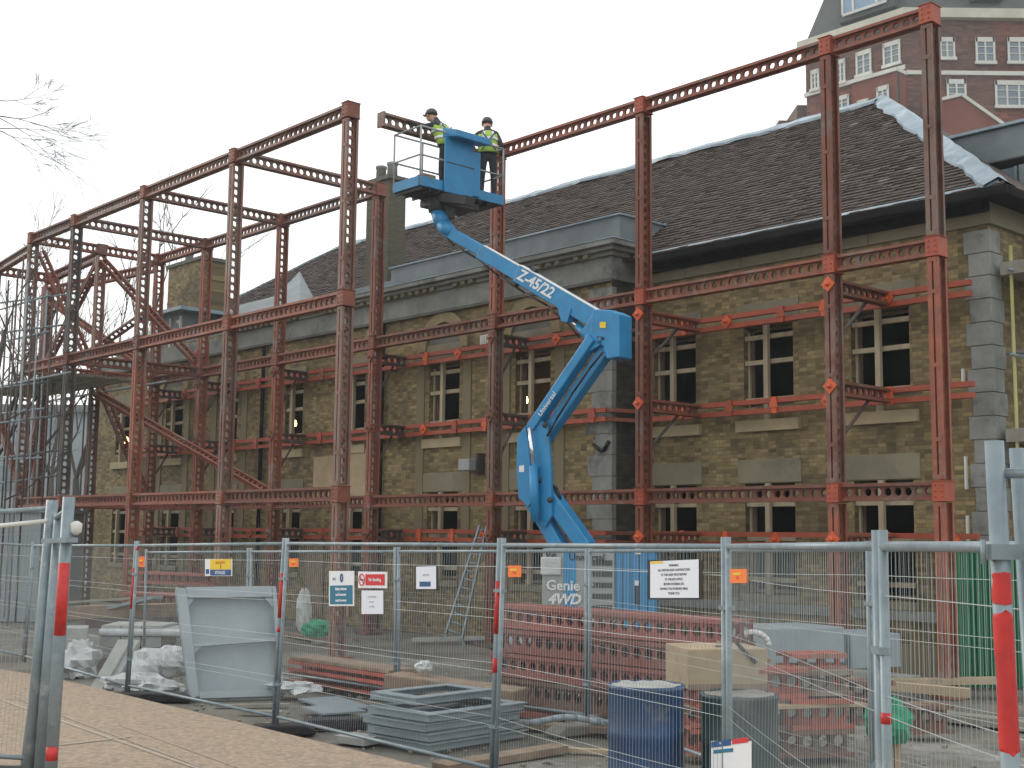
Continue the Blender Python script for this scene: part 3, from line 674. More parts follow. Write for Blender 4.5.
a = MB(); boxG(a, hx(976), hx(1000), -.3, -.2, z_eave+1.6, z_eave+3.2, Hh); wo = a.build('window', 'skyglass', ab)
a = MB(); [boxG(a, hx(u)-.08, hx(u)+.08, -.36, -.3, z_eave+1.6, z_eave+3.2, Hh) for u in (976, 988, 1000)]; a.build('frame', 'whitepaint', wo)
# projecting bay beside the angle and lower stepped wing with white coping
bayA0, bayA1 = Ga(893), Ga(868)
a = MB(); zb = z_b2+.2
boxG(a, 0-.02, LA*.0+3.6, -1.3, 0, 0, z_b2-.5); o = a.build('bay', 'bayred', ab); 
apart('string_course', 'whitepaint', lambda a: boxG(a, -.1, 3.7, -1.45, 0, z_b2-.5, z_b2-.22))
G2 = lambda x, y, z: G(x, y-1.32, z)
awin(G2, .55, 1.5, zat(880, 106), zat(880, 87), 2); awin(G2, 2.2, 3.1, zat(880, 106)-.6, zat(880, 87)-.6, 2)
Q0 = hx(925); zq = zat(940, 106)
a = MB(); a.prism([Hh(Q0, -2.2, 0), Hh(Q0+4.6, -2.2, 0), Hh(Q0+4.6, -2.2, zq-2.2), Hh(Q0+1.7, -2.2, zq), Hh(Q0, -2.2, zq-.4)], (0, 2.2, 0)); a.build('bay', 'bayred', ab)
a = MB(); a.bar(Hh(Q0-.1, -1.1, zq-.4), Hh(Q0+1.7, -1.1, zq+.05), 2.5, .22); a.bar(Hh(Q0+1.7, -1.1, zq+.05), Hh(Q0+4.7, -1.1, zq-2.15), 2.5, .22); a.build('coping', 'whitepaint', ab)
a = MB(); P = at(797, 105, 95); a.box(P.x, P.x+6, 95, 110, 0, P.z); a.box(P.x-1.2, P.x, 96, 110, 0, P.z-.9); a.build('wing', 'brown_brick', ab)
a = MB(); a.tube(Hh(-1.2, -2, z_b2-8), Hh(-1.2, -2, z_b2-1), .09, 6); a.build('pipe', 'black', ab)
for k in range(2): pass

exec_parts = []
# ================================================================= BOOM LIFT
P_A = Vector((1.55, 20.3, 0)); P_B = Vector((-1.45, 22.9, 0)); BD = (P_B-P_A).normalized(); BN = Vector((-BD.y, BD.x, 0))   # boom plane
if BN.y > 0: BN = -BN        # towards the camera
def bp_(u, v, off=0.):       # point of the boom plane seen at (u, v), moved off it towards the camera
    d = ray(u, v); k = (P_A+BN*off).dot(BN)/d.dot(BN); return d*k+Vector((0, 0, CZ))
lift = thing('boom_lift', (1.3, 21, 0), 'blue articulated boom lift with grey body and raised work platform', 'boom lift')
def lp(name, mt, fn, bevel=0, parent=None):
    a = MB(); fn(a); return a.build(name, mt, parent or lift, bevel=bevel)
ux = Vector((.985, -.17, 0)); uy = Vector((.17, .985, 0)); LO = Vector((.50, 20.0, 0))
def LL(x, y, z): return LO+ux*x+uy*y+ZV*z
def lbox(a, x0, x1, y0, y1, z0, z1): a.box(x0, x1, y0, y1, z0, z1, lambda q: LL(q.x, q.y, q.z))
lp('chassis', 'liftdark', lambda a: lbox(a, -.55, 1.85, .25, 1.55, .35, .72), .03)
for x in (-.35, 1.55):
    for y in (.12, 1.45):
        a = MB(); c0, c1 = LL(x, y, .42), LL(x, y+.3, .42); a.tube(c0, c1, .42, 24); wh = a.build('wheel', 'rubber', lift, bevel=.04)
        a = MB(); a.tube(c0-uy*.01, c0+uy*.05, .24, 16); a.tube(c0-uy*.03, c0, .08, 8); a.build('rim', 'liftgrey', wh)
lp('turntable', 'liftdark', lambda a: a.lathe(LL(.6, .9, .72), [(.55, 0), (.55, .12)], 24))
lp('engine_cover', 'liftgrey', lambda a: lbox(a, 0, 1.13, 0, .55, .80, 1.93), .03)
lp('counterweight', 'liftgrey', lambda a: lbox(a, .0, 1.1, 1.15, 1.7, .80, 1.75), .05)
cab = lp('cabinet', 'liftblue', lambda a: lbox(a, 1.15, 1.78, -.02, .6, .72, 1.99), .03)
lp('latch', 'black', lambda a: lbox(a, 1.44, 1.50, -.045, -.02, 1.10, 1.38), 0, cab); lp('latch', 'white', lambda a: lbox(a, 1.44, 1.50, -.045, -.02, 1.385, 1.46), 0, cab)
lp('decal', 'white', lambda a: lbox(a, 1.45, 1.53, -.04, -.021, 1.86, 1.95), 0, cab)
lp('cabinet_rib', 'drumblue', lambda a: [lbox(a, 1.24+k*.13, 1.255+k*.13, -.03, -.02, .75, 1.95) for k in range(5)], 0, cab)
lp('stripe', 'liftblue', lambda a: lbox(a, .34, .53, -.016, -.001, .81, 1.92))
lp('hood_window', 'plastic', lambda a: lbox(a, -.02, .30, -.05, -.001, 1.52, 1.80), .03)
lp('louvre', 'liftdark', lambda a: [lbox(a, .70, 1.09, -.012, -.001, 1.0+k*.17, 1.08+k*.17) for k in range(5)])
def lt(a, s, x, z, size, **k): return text_mesh(a, s, size, frame4(LL(x, -.02, z), ux, ZV), .006, **k)
lp('lettering', 'white', lambda a: (lt(a, 'Genie', .33, 1.36, .22, bold=.004), lt(a, '4WD', .35, 1.15, .22, bold=.009, shear=.25)))
lp('lettering', 'black', lambda a: (lt(a, 'Universal', .70, 1.80, .15, bold=.003), lt(a, 'Ve', .12, 1.83, .17, shear=.3, bold=.003)))
def barp(a, p, q, w, h): a.bar(p, q, w, h, up=BN.cross((Vector(q)-Vector(p)).normalized()))
# two parallel lower arms rising from the turntable
def arm(name, p, q, w, h, mt='liftblue', off=0, bevel=.02):
    a = MB(); barp(a, bp_(*p, off), bp_(*q, off), w, h); return a.build(name, mt, lift, bevel=bevel)
arm('lower_arm', (588, 548), (541, 482), .22, .26); arm('lower_arm', (566, 556), (533, 500), .22, .24)
for u, v in ((533, 502), (540, 480), (545, 425), (530, 432), (600, 340), (550, 500)):
    lp('pin', 'liftblue' if v < 400 else 'liftdark', lambda a: a.tube(bp_(u, v, .19), bp_(u, v, -.19), .05, 12))
def linkp(a):
    pts = [(527, 424), (536, 418), (547, 424), (551, 470), (551, 516), (545, 527), (537, 524), (531, 510), (519, 498), (516, 470), (517, 440)]
    a.prism([bp_(u, v, .17) for u, v in pts], BN*-.06); a.prism([bp_(u, v, -.11) for u, v in pts], BN*-.06)
lp('mid_link', 'liftblue', linkp, .01)
lp('mid_link', 'liftdark', lambda a: a.prism([bp_(u, v, .11) for u, v in ((530, 436), (542, 436), (545, 500), (534, 500))], BN*-.2))
lp('shield', 'liftblue', lambda a: a.prism([bp_(u, v, .22) for u, v in ((517, 436), (525, 426), (528, 440), (533, 500), (528, 507), (518, 497))], BN*-.04), .01)
lp('decal', 'white', lambda a: a.prism([bp_(u, v, .23) for u, v in ((519, 466), (524, 465), (524, 472), (519, 472))], BN*-.008))
lp('hydraulic_cylinder', 'liftblue', lambda a: (a.tube(bp_(533.5, 466, .27), bp_(535.5, 522, .27), .075, 12), a.tube(bp_(546, 464, -.1), bp_(548, 500, -.1), .06, 12)))
lp('piston_rod', 'chrome', lambda a: (a.tube(bp_(529.5, 428, .27), bp_(533.5, 466, .27), .035, 10), a.tube(bp_(543.5, 449, -.1), bp_(546, 464, -.1), .03, 10)))
arm('upper_arm', (533, 428), (594, 338), .20, .17, off=.12); arm('upper_arm', (541, 444), (611, 345), .20, .20, off=-.02)
lp('hose', 'black', lambda a: (a.path([bp_(u, v, .05) for u, v in ((545, 480), (556, 488), (560, 498), (553, 506), (546, 500))], .03), a.path([bp_(u, v, .1) for u, v in ((527, 425), (534, 414), (545, 410))], .025)))
lp('arm_lettering', 'white', lambda a: text_mesh(a, 'Universal', .13, frame4(bp_(547, 404, .235), bp_(562, 382, .235)-bp_(547, 404, .235), BN.cross(bp_(562, 382)-bp_(547, 404))), .006))
lp('knuckle', 'liftblue', lambda a: a.prism([bp_(u, v, .17) for u, v in ((592, 309), (611, 310), (619, 314), (619, 357), (606, 359), (603, 346), (594, 342), (590, 335))], BN*-.36), .02)
lp('knuckle_plate', 'liftblue', lambda a: a.prism([bp_(u, v, .16) for u, v in ((582, 330), (594, 312), (600, 345), (588, 352))], BN*-.28), .01)
# main boom
B0, B1 = bp_(600, 321), bp_(447, 231)
lp('main_boom', 'liftblue', lambda a: (barp(a, B0, bp_(520, 274), .24, .30), barp(a, bp_(522, 275), bp_(482, 252), .20, .25), barp(a, bp_(484, 252), B1, .17, .19)), .015)
bdv = (bp_(520, 274)-B0).normalized(); bup = BN.cross(bdv); bup = bup if bup.z > 0 else -bup
lp('boom_stripe', 'white', lambda a: (barp(a, B0+bup*.155+BN*.06-bdv*.0, bp_(520, 274)+bup*.155+BN*.06, .13, .012), barp(a, bp_(522, 275)+bup*.13+BN*.05, bp_(484, 253)+bup*.13+BN*.05, .1, .012)))
lp('boom_lettering', 'white', lambda a: text_mesh(a, 'Z-45/22', .27, frame4(bp_(540, 285, 0)+BN*.125, -bdv, bup), .008, shear=.18, bold=.006))
lp('boom_bracket', 'liftblue', lambda a: a.prism([bp_(u, v, .14) for u, v in ((556, 302), (571, 309), (567, 322), (561, 321))], BN*-.28))
lp('hydraulic_cylinder', 'liftblue', lambda a: a.tube(bp_(578, 326, 0), bp_(592, 340, 0), .07, 10)); lp('piston_rod', 'chrome', lambda a: a.tube(bp_(565, 317, 0), bp_(580, 328, 0), .035, 8))
lp('boom_lug', 'liftdark', lambda a: (a.prism([bp_(u, v, .1) for u, v in ((512, 278), (518, 281), (514, 286))], BN*-.1), a.bar(bp_(533, 268, .0), bp_(537, 271, 0), .1, .08)))
# hoses along the boom and small decals
lp('hose', 'black', lambda a: a.path([bp_(u, v, -.02) for u, v in ((596, 346), (580, 338), (566, 322), (548, 306), (525, 293), (500, 277), (476, 258), (455, 246), (444, 236), (441, 226))], .018))
lp('hose', 'black', lambda a: a.path([bp_(u, v, .18) for u, v in ((603, 352), (590, 368), (572, 394), (556, 420), (547, 436))], .018))
lp('decal', 'signyellow', lambda a: a.prism([bp_(u, v, .176) for u, v in ((600, 322), (606, 322), (606, 328), (600, 328))], BN*.006)); lp('decal', 'black', lambda a: a.prism([bp_(u, v, .176) for u, v in ((597, 336), (604, 337), (604, 340), (597, 339))], BN*.006))
# jib end, mast and platform
lp('jib', 'liftblue', lambda a: a.path([bp_(452, 234), bp_(443, 225), bp_(438, 213), bp_(434, 203)], [.12, .15, .13, .1], 8))
lp('rotator', 'liftdark', lambda a: (a.tube(bp_(437, 212), bp_(437, 192), .16, 12), a.bar(bp_(428, 196), bp_(470, 201), .25, .16)), 0)
# platform frame: x along the rail away from the crew side, y depth
PX0 = at(420, 184, 22.25); PX1 = PX0+N*2.0
pxd = (PX1-PX0); pxd.z = 0; PW = pxd.length; pxd.normalize(); pyd = Vector((-pxd.y, pxd.x, 0)); PZ = PX0.z
def PP(x, y, z): return Vector((PX0.x, PX0.y, PZ))+pxd*x+pyd*y+ZV*z
print('PLATFORM', PW, PZ, PX0, PX1)
pf = lift
def pbox(a, x0, x1, y0, y1, z0, z1): a.box(x0, x1, y0, y1, z0, z1, lambda q: PP(q.x, q.y, q.z))
D_ = .78
pl = lp('platform', 'liftblue', lambda a: (pbox(a, 0, PW, -.02, .02, -.02, .16), pbox(a, 0, PW, D_-.02, D_+.02, -.02, .16), pbox(a, -.02, .02, .02, D_-.02, -.02, .16), pbox(a, PW-.02, PW+.02, .02, D_-.02, -.02, .16)))
lp('floor', 'liftdark', lambda a: (pbox(a, .02, PW-.02, .02, D_-.02, -.03, .0), [pbox(a, .03+k*.2, .06+k*.2, .02, D_, -.08, -.031) for k in range(int(PW/.2))]), 0, pl)
def rails(a):
    for x, y in ((0, 0), (PW, 0), (0, D_), (PW, D_), (PW*.33, D_), (PW*.66, D_), (PW*.33, 0)): a.tube(PP(x, y, 0), PP(x, y, 1.08), .018, 6)
    for z in (.55, 1.08):
        for p, q in (((0, 0), (PW, 0)), ((PW, 0), (PW, D_)), ((PW, D_), (0, D_)), ((0, D_), (0, 0))): a.tube(PP(*p, z), PP(*q, z), .018, 6)
lp('guardrail', 'liftgrey', rails, 0, pl)
lp('front_panel', 'liftblue', lambda a: (pbox(a, PW*.26, PW*.60, -.07, -.03, -.05, 1.0), pbox(a, PW*.60, PW*.69, -.06, .03, .0, .85)), .01, pl)
lp('control_box', 'liftblue', lambda a: (a.prism([PP(PW*.29, -.30, .95), PP(PW*.29, -.30, 1.08), PP(PW*.29, .10, 1.20), PP(PW*.29, .10, 1.02)], pxd*(PW*.42))), .015, pl)
lp('panel_seam', 'liftdark', lambda a: pbox(a, PW*.27, PW*.61, -.074, -.071, .50, .52), 0, pl)
lp('junk', 'oldwood', lambda a: pbox(a, PW*.08, PW*.22, .1, .3, 0, .26), 0, pl)
lp('platform_bracket', 'liftdark', lambda a: (pbox(a, PW*.28, PW*.75, .1, .7, -.2, -.085), pbox(a, PW*.35, PW*.5, .2, .5, -.42, -.2)), 0, pl)
# ================================================================= PEOPLE
def skin_mesh(pts, edges, rad, sub=2):
    me = bpy.data.meshes.new('body'); me.from_pydata(pts, edges, []); o = bpy.data.objects.new('body', me); col.objects.link(o)
    o.modifiers.new('s', 'SKIN')
    for i, r in enumerate(rad):
        me.skin_vertices[0].data[i].radius = (r if isinstance(r, tuple) else (r, r))
    me.skin_vertices[0].data[0].use_root = True
    if sub: sm = o.modifiers.new('u', 'SUBSURF'); sm.levels = sub; sm.render_levels = sub
    dg = bpy.context.evaluated_depsgraph_get(); dg.update()
    out = bpy.data.meshes.new_from_object(o.evaluated_get(dg)); bpy.data.objects.remove(o)
    return out
def person(base, face, label, armL, armR, lean=0., headpitch=.3, legs=None, turn=0.):
    """base: floor point between the feet; face: heading the person faces; arms: (elbow, wrist) in body coordinates (right, forward, up)"""
    f = Vector(face).normalized(); r = Vector((f.y, -f.x, 0))
    th = thing('person', base, label, 'person')
    B = lambda x, y, z: r*x+f*y+ZV*z
    ln = lambda z: max(0, (z-.95))*lean
    J = {}
    def j(n, x, y, z, rad): J[n] = (B(x, y+ln(z), z), rad)
    lg = legs or ((-.12, .02), (.12, -.02))
    j('pel', 0, 0, .98, .145); j('wst', 0, 0, 1.10, .135); j('chs', 0, 0, 1.30, .155); j('ush', 0, 0, 1.42, .11); j('nck', 0, .015, 1.50, .058); j('hd0', 0, .03, 1.56, .07)
    j('hd1', 0, .04+headpitch*.06, 1.63, .092); j('hd2', 0, .04+headpitch*.1, 1.70, .085)
    for sd, (fx, fy) in ((-1, lg[0]), (1, lg[1])):
        k = 'L' if sd < 0 else 'R'
        j('hip'+k, sd*.09, 0, .90, .095); j('kne'+k, (sd*.1+fx)/2, fy*.5+.03, .50, .062); j('ank'+k, fx, fy-.02, .10, .045); j('toe'+k, fx+sd*.02, fy+.14, .045, .04)
        e, w_ = (armL if sd < 0 else armR)
        j('sho'+k, sd*.17, 0, 1.40, .062)
        J['elb'+k] = (B(*e), .043); J['wri'+k] = (B(*w_), .030)
        d = (J['wri'+k][0]-J['elb'+k][0]).normalized(); J['plm'+k] = (J['wri'+k][0]+d*.07, (.04, .018))
    E_ = [('pel','wst'),('wst','chs'),('chs','ush'),('ush','nck'),('nck','hd0'),('hd0','hd1'),('hd1','hd2')]
    for k in 'LR': E_ += [('pel','hip'+k),('hip'+k,'kne'+k),('kne'+k,'ank'+k),('ank'+k,'toe'+k),('ush','sho'+k),('sho'+k,'elb'+k),('elb'+k,'wri'+k),('wri'+k,'plm'+k)]
    names = list(J); pts = [J[n][0] for n in names]; rad = [J[n][1] for n in names]; idx = {n: i for i, n in enumerate(names)}
    # fingers and thumb
    for k in 'LR':
        W, Pm = J['wri'+k][0], J['plm'+k][0]; d = (Pm-W).normalized(); sdv = d.cross(ZV).normalized(); dn = sdv.cross(d)
        if dn.z > 0: dn = -dn
        for q, (o_, ln_) in enumerate(((-.03, .075), (-.01, .085), (.01, .08), (.03, .062))):
            a0 = Pm+sdv*o_; a1 = a0+d*ln_*.55+dn*.01; a2 = a1+d*ln_*.3+dn*ln_*.4
            b = len(pts); pts += [a0, a1, a2]; rad += [.010, .009, .008]; E_ += [(idx['plm'+k], b), (b, b+1), (b+1, b+2)]
        s_ = -1 if k == 'L' else 1
        a0 = W+d*.03+sdv*.035*s_; a1 = a0+d*.03+sdv*.03*s_+dn*.01; b = len(pts); pts += [a0, a1]; rad += [.011, .009]; E_ += [(idx['wri'+k], b), (b, b+1)]
    ed = [(idx.get(a, a), idx.get(b, b)) for a, b in E_]
    me = skin_mesh(pts, ed, rad)
    me.materials.clear()
    for mt in ('cloth_dark', 'skin', 'boot'): me.materials.append(M[mt])
    wr = [J['wriL'][0], J['wriR'][0]]; hd = J['hd1'][0]; nk = J['nck'][0]
    for p in me.polygons:
        c = p.center; p.use_smooth = True
        if c.z < .16: p.material_index = 2
        elif (c-hd).length < .17 and c.z > nk.z: p.material_index = 1
        elif min((c-J['plm'+k][0]).length for k in 'LR') < .09 or any((c-J['plm'+k][0]).dot((J['plm'+k][0]-J['wri'+k][0]).normalized()) > -.05 and (c-J['plm'+k][0]).length < .2 for k in 'LR'): p.material_index = 1
    o = bpy.data.objects.new('body', me); col.objects.link(o); o.parent = th
    hc = J['hd1'][0]+ZV*.02
    def loc(x, y, z): return hc+r*x+f*y+ZV*z
    # face
    a = MB(); a.add([loc(-.012, .085, .01), loc(.012, .085, .01), loc(.018, .088, -.035), loc(-.018, .088, -.035), loc(0, .118, -.028)], [(0, 1, 4), (1, 2, 4), (2, 3, 4), (3, 0, 4)]); a.lathe(loc(.088, 0, -.03), [(.012, 0), (.02, .02), (.02, .045), (.01, .06)], 8); a.lathe(loc(-.088, 0, -.03), [(.012, 0), (.02, .02), (.02, .045), (.01, .06)], 8); a.build('face', 'skin', o, loc=(0, 0, 0))
    a = MB(); [a.lathe(loc(x, .08, .012), [(.004, -.008), (.012, 0), (.004, .008)], 8) for x in (-.032, .032)]; a.bar(loc(-.022, .086, -.062), loc(.022, .086, -.062), .008, .006); a.build('eyes_and_mouth', 'hair', o, loc=(0, 0, 0))
    # helmet: dome, brim, ridge
    a = MB(); n = 20; c0 = hc+ZV*.035; prof = [(.118, 0), (.116, .04), (.098, .085), (.06, .115), (.015, .125)]
    vs = []
    for rr, zz in prof: vs += [c0+r*(rr*.95*cos(2*pi*i/n))+f*(rr*1.12*sin(2*pi*i/n))+ZV*zz for i in range(n)]
    fs = [(k*n+i, k*n+(i+1) % n, (k+1)*n+(i+1) % n, (k+1)*n+i) for k in range(4) for i in range(n)]+[tuple(range(4*n, 5*n)), tuple(range(n))[::-1]]
    a.add(vs, fs, smooth=True); a.prism([c0+r*(.11*cos(t))+f*(.10+.075*sin(t)) for t in [pi*q/8 for q in range(9)]], ZV*.008)
    a.build('helmet', 'helmet', o, loc=(0, 0, 0))
    # hi-vis vest
    a = MB(); n = 24; prof = [(.98, .20, .155), (1.08, .185, .15), (1.18, .19, .16), (1.30, .205, .17), (1.40, .19, .145), (1.455, .12, .10)]
    vs = []
    for z, rx, ry in prof: vs += [B(rx*cos(2*pi*i/n)*(1+.03*sin(5*i)), ry*sin(2*pi*i/n)+ln(z), z) for i in range(n)]
    fs = [(k*n+i, k*n+(i+1) % n, (k+1)*n+(i+1) % n, (k+1)*n+i) for k in range(5) for i in range(n)]
    a.add(vs, fs, smooth=True); v = a.build('vest', 'hivis', o, loc=(0, 0, 0)); m_ = v.modifiers.new('t', 'SOLIDIFY'); m_.thickness = .012
    a = MB()
    for z, rx, ry in ((1.10, .19, .158), (1.24, .205, .172)):
        vs = [B((rx+.006)*cos(2*pi*i/n)*(1+.03*sin(5*i)), (ry+.006)*sin(2*pi*i/n)+ln(zz), zz) for zz in (z, z+.05) for i in range(n)]
        a.add(vs, [(i, (i+1) % n, n+(i+1) % n, n+i) for i in range(n)], smooth=True)
    for sx in (-.10, .10): a.bar(B(sx, -.178+ln(1.26), 1.26), B(sx*.8, -.14+ln(1.42), 1.42), .045, .012, up=f)
    v = a.build('reflective_band', 'silver', o, loc=(0, 0, 0)); m_ = v.modifiers.new('t', 'SOLIDIFY'); m_.thickness = .004
    a = MB(); a.path([B(-.12, -.19+ln(1.4), 1.38), B(.0, -.2+ln(1.2), 1.2), B(.13, -.19+ln(1.0), 1.0)], .014); a.path([B(.12, -.19+ln(1.4), 1.38), B(.0, -.2+ln(1.2), 1.2), B(-.13, -.19+ln(1.0), 1.0)], .014); a.build('harness', 'drumblue', o, loc=(0, 0, 0))
    return th
awayL = Vector((-.55, .83, 0))
hw = PP(PW*.46, .36, .0)
person(hw, Vector((-.72, .69, 0)), 'worker in yellow vest left of the blue control box, reaching along the lifted beam', ((-.36, .34, 1.34), (-.60, .52, 1.44)), ((.20, .30, 1.22), (.10, .52, 1.32)), lean=.50, headpitch=1.5)
hw2 = PP(PW*.965, .36, .08)
person(hw2, Vector((-.10, 1, 0)), 'worker in yellow vest seen from behind at the right end of the lift platform', ((-.40, .22, 1.24), (-.58, .46, 1.30)), ((.27, -.02, 1.12), (.26, .18, .98)), lean=.32, headpitch=1.5)
# ================================================================= FENCES
ig = 'inner row of mesh fence panels'
def fence_panel(name, TL, BL, TR, BR, label, group, wires=True, red=()):
    TL, BL, TR, BR = map(Vector, (TL, BL, TR, BR)); th = thing(name, BL, label, 'fence panel', group)
    r = .020; dx = (TR-TL).normalized(); W_ = (TR-TL).length
    a = MB(); i = .035
    tl, bl, tr, br = TL+dx*i, BL+dx*i, TR-dx*i, BR-dx*i
    zt = .06
    a.tube(bl, tl, r, 10); a.tube(br, tr, r, 10)
    a.tube(tl.lerp(bl, .03), tr.lerp(br, .03), r*.95, 10); a.tube(tl.lerp(bl, .95), tr.lerp(br, .95), r*.85, 10)
    a.build('frame', 'galv', th)
    a = MB(); n = int(W_/.04); bulge = dx.cross(ZV)
    for k in range(1, n):
        u = k/n; p = tl.lerp(tr, u); q = bl.lerp(br, u); j_ = random.uniform(-.003, .003)
        a.tube(p.lerp(q, .03)+dx*j_, p.lerp(q, .95)-dx*j_, .0015 if group != ig else .0012, 3, cap=False)
    for v in (.12, .30, .335, .52, .555, .74, .775):
        prev = None
        sag = random.uniform(-.012, .02); a.path([tl.lerp(bl, v).lerp(tr.lerp(br, v), u)-ZV*sag*4*u*(1-u)+bulge*.004 for u in [k/6 for k in range(7)]], .0019, 3)
    a.build('mesh', 'wire', th)
    for v in (.22, .78):
        c = MB(); p = tr.lerp(br, v); c.bar(p-dx*.03, p+dx*.09, .045, .028); c.tube(p+dx*.035-ZV*.03, p+dx*.035+ZV*.04, .010, 6)
        c.build('coupler', 'galv', th)
    for end, v0, v1 in red:
        P, Q = (tl, bl) if end == 'L' else (tr, br)
        c = MB(); c.tube(P.lerp(Q, v0), P.lerp(Q, v1), r+.0022, 10); c.build('paint_band', 'redpaint', th)
    return th
def foot(P, dirv, label, grp='rubber fence feet', L=.75, mt='rubber', name='rubber_block'):
    P = Vector(P); d = Vector(dirv).normalized(); s_ = Vector((-d.y, d.x, 0)); z0 = P.z
    th = MB(); h, w = .13, .12
    prof = [(-L/2, 0), (L/2, 0), (L/2, h*.55), (L/2-.12, h), (-L/2+.12, h), (-L/2, h*.55)]
    th.prism([P+d*x-s_*w+ZV*(z-.02 if z else -.0) for x, z in prof], s_*2*w)
    o = th.build(name, mt, None, loc=P, bevel=.02); tag(o, label, 'fence foot', grp); return o
GZ = .09
def fp(u, vt, vb, Y=None, ub=None, z=GZ):
    ub = u if ub is None else ub
    b = atz(ub, vb, z) if Y is None else Vector((at(ub, 600, Y).x, Y, z))
    t = at(u, vt, b.y); return t, b
O0 = fp(34, 542, 662, ub=24); O1 = fp(137, 541, 693, ub=127); O2 = fp(286, 538, 726, ub=275); O3 = fp(502, 538, 0, 11.0, ub=496)
O4 = fp(727, 537, 0, 8.3); O5 = fp(879, 530, 0, 5.0); O6 = fp(1120, 524, 0, 3.4)
for nm, q in zip(('O0','O1','O2','O3','O4','O5'), (O0, O1, O2, O3, O4, O5)): print(nm, [tuple(round(c, 2) for c in p) for p in q])
og = 'outer row of mesh fence panels'
def pan(A, B, label, red=(), grp=og, name='mesh_fence'): return fence_panel(name, A[0], A[1], B[0], B[1], label, grp, red=red)
On = (atz(-95, 635, GZ)); OX = (On+Vector((0, 0, 1.9)), On)
pan(OX, O0, 'leftmost mesh fence panel of the outer row, partly behind the tall grey posts')
pan(O0, O1, 'mesh fence panel in front of the wrapped pallet and white rubble bags', (('R', .18, .45),))
pan(O1, O2, 'mesh fence panel carrying the yellow and blue sign', (('R', .19, .43), ('R', .48, .505), ('L', .04, .06)))
pan(O2, O3, 'mesh fence panel carrying the helmet and no smoking signs', (('R', .18, .40), ('R', .50, .56)))
pan(O3, O4, 'mesh fence panel in front of the large blue drum, carrying the big white notice')
pan(O4, O5, 'mesh fence panel in front of the stacked orange and brown steel blocks')
pan(O5, O6, 'mesh fence panel at the right in front of the green corrugated sheets', (('L', .70, .72), ('L', .33, .35)))
ig = 'inner row of mesh fence panels'
I1 = fp(145, 549, 664, ub=142); I2 = fp(250, 548, 675, ub=248); I3 = fp(397, 547, 697, ub=397); I4 = fp(589, 546, 724, ub=588); I5 = fp(871, 541, 0, 9.3); I6 = fp(1150, 536, 0, 7.0)
pan(I1, I2, 'mesh fence panel of the inner row behind the upright grey steel tray', grp=ig); pan(I2, I3, 'mesh fence panel of the inner row behind the helmet sign', grp=ig)
pan(I3, I4, 'mesh fence panel of the inner row in front of the ladder foot', grp=ig); pan(I4, I5, 'mesh fence panel of the inner row in front of the lift cabinet and tan box', grp=ig)
pan(I5, I6, 'mesh fence panel of the inner row before the foot of the rightmost column', grp=ig)
fdir = Vector((.75, .65, 0))
ft = 'black rubber fence foot '
foot(O1[1]+Vector((.28, -.1, -.09)), (1, .12, 0), ft+'beside the white plastic bags', L=1.1)
foot(O2[1]+Vector((.05, 0, -.09)), (1, .25, 0), ft+'in front of the upright grey steel tray')
foot(O2[1]+Vector((.55, .5, -.09)), (1, .3, 0), 'loose black rubber foot lying left of the stacked grey trays', L=.8)
foot(I4[1]+Vector((-.08, -.1, -.09)), (.8, .6, 0), 'grey concrete block under the double post left of the blue drum', 'concrete fence blocks', L=.85, mt='concrete', name='concrete_block')
foot(Vector((O3[1].x, O3[1].y, 0)), (.9, .4, 0), ft+'below the post right of the stacked grey trays')
# near fences
nf = Vector((at(1000, 600, 2.95).x, 2.95, .30)); nt = at(994, 441, 2.95)
nb = at(1007, 700, 2.95); dirn = (nb-nt).normalized()
th = thing('mesh_fence', nf, 'nearest mesh fence panel at the right edge, its thick post daubed with red paint', 'fence panel', 'near fence panels')
bases[th.name] = Vector(nf)
pb = nt+dirn*2.09
a = MB(); a.tube(nt, pb, .0215, 16); q0 = nt+Vector((.075, .06, -.012)); a.tube(q0, q0+dirn*2.05+Vector((.02, .0, 0)), .0165, 12)
a.tube(nt+dirn*.075, nt+dirn*.075+Vector((2.6, -1.0, 0)), .012, 8); a.tube(pb-dirn*.1, pb-dirn*.1+Vector((2.6, -1.0, 0)), .018, 8)
a.build('frame', 'galv', th)
a = MB()
for k in range(1, 50): p = q0+Vector((.05*k, -.0192*k, -.05)); a.tube(p, p+dirn*1.9, .0017, 3, cap=False)
for v in (.3, .35, .8, .85, 1.3, 1.35, 1.8): a.tube(q0+dirn*v, q0+dirn*v+Vector((2.5, -.96, 0)), .002, 3)
a.build('mesh', 'wire', th)
a = MB(); c = at(1003, 552, 2.93); a.bar(c+Vector((-.035, 0, 0)), c+Vector((.11, .04, .0)), .03, .035); a.tube(c+Vector((.075, .0, 0)), c+Vector((.075, -.05, 0)), .010, 8); a.tube(c+Vector((-.045, 0, .028)), c+Vector((-.045, 0, -.028)), .006, 6); a.build('coupler', 'galv', th)
def wav(a, P, Q, r):
    n = 1
    for k in range(n):
        a.tube(P.lerp(Q, k/n), P.lerp(Q, (k+1)/n), r, 16, r)
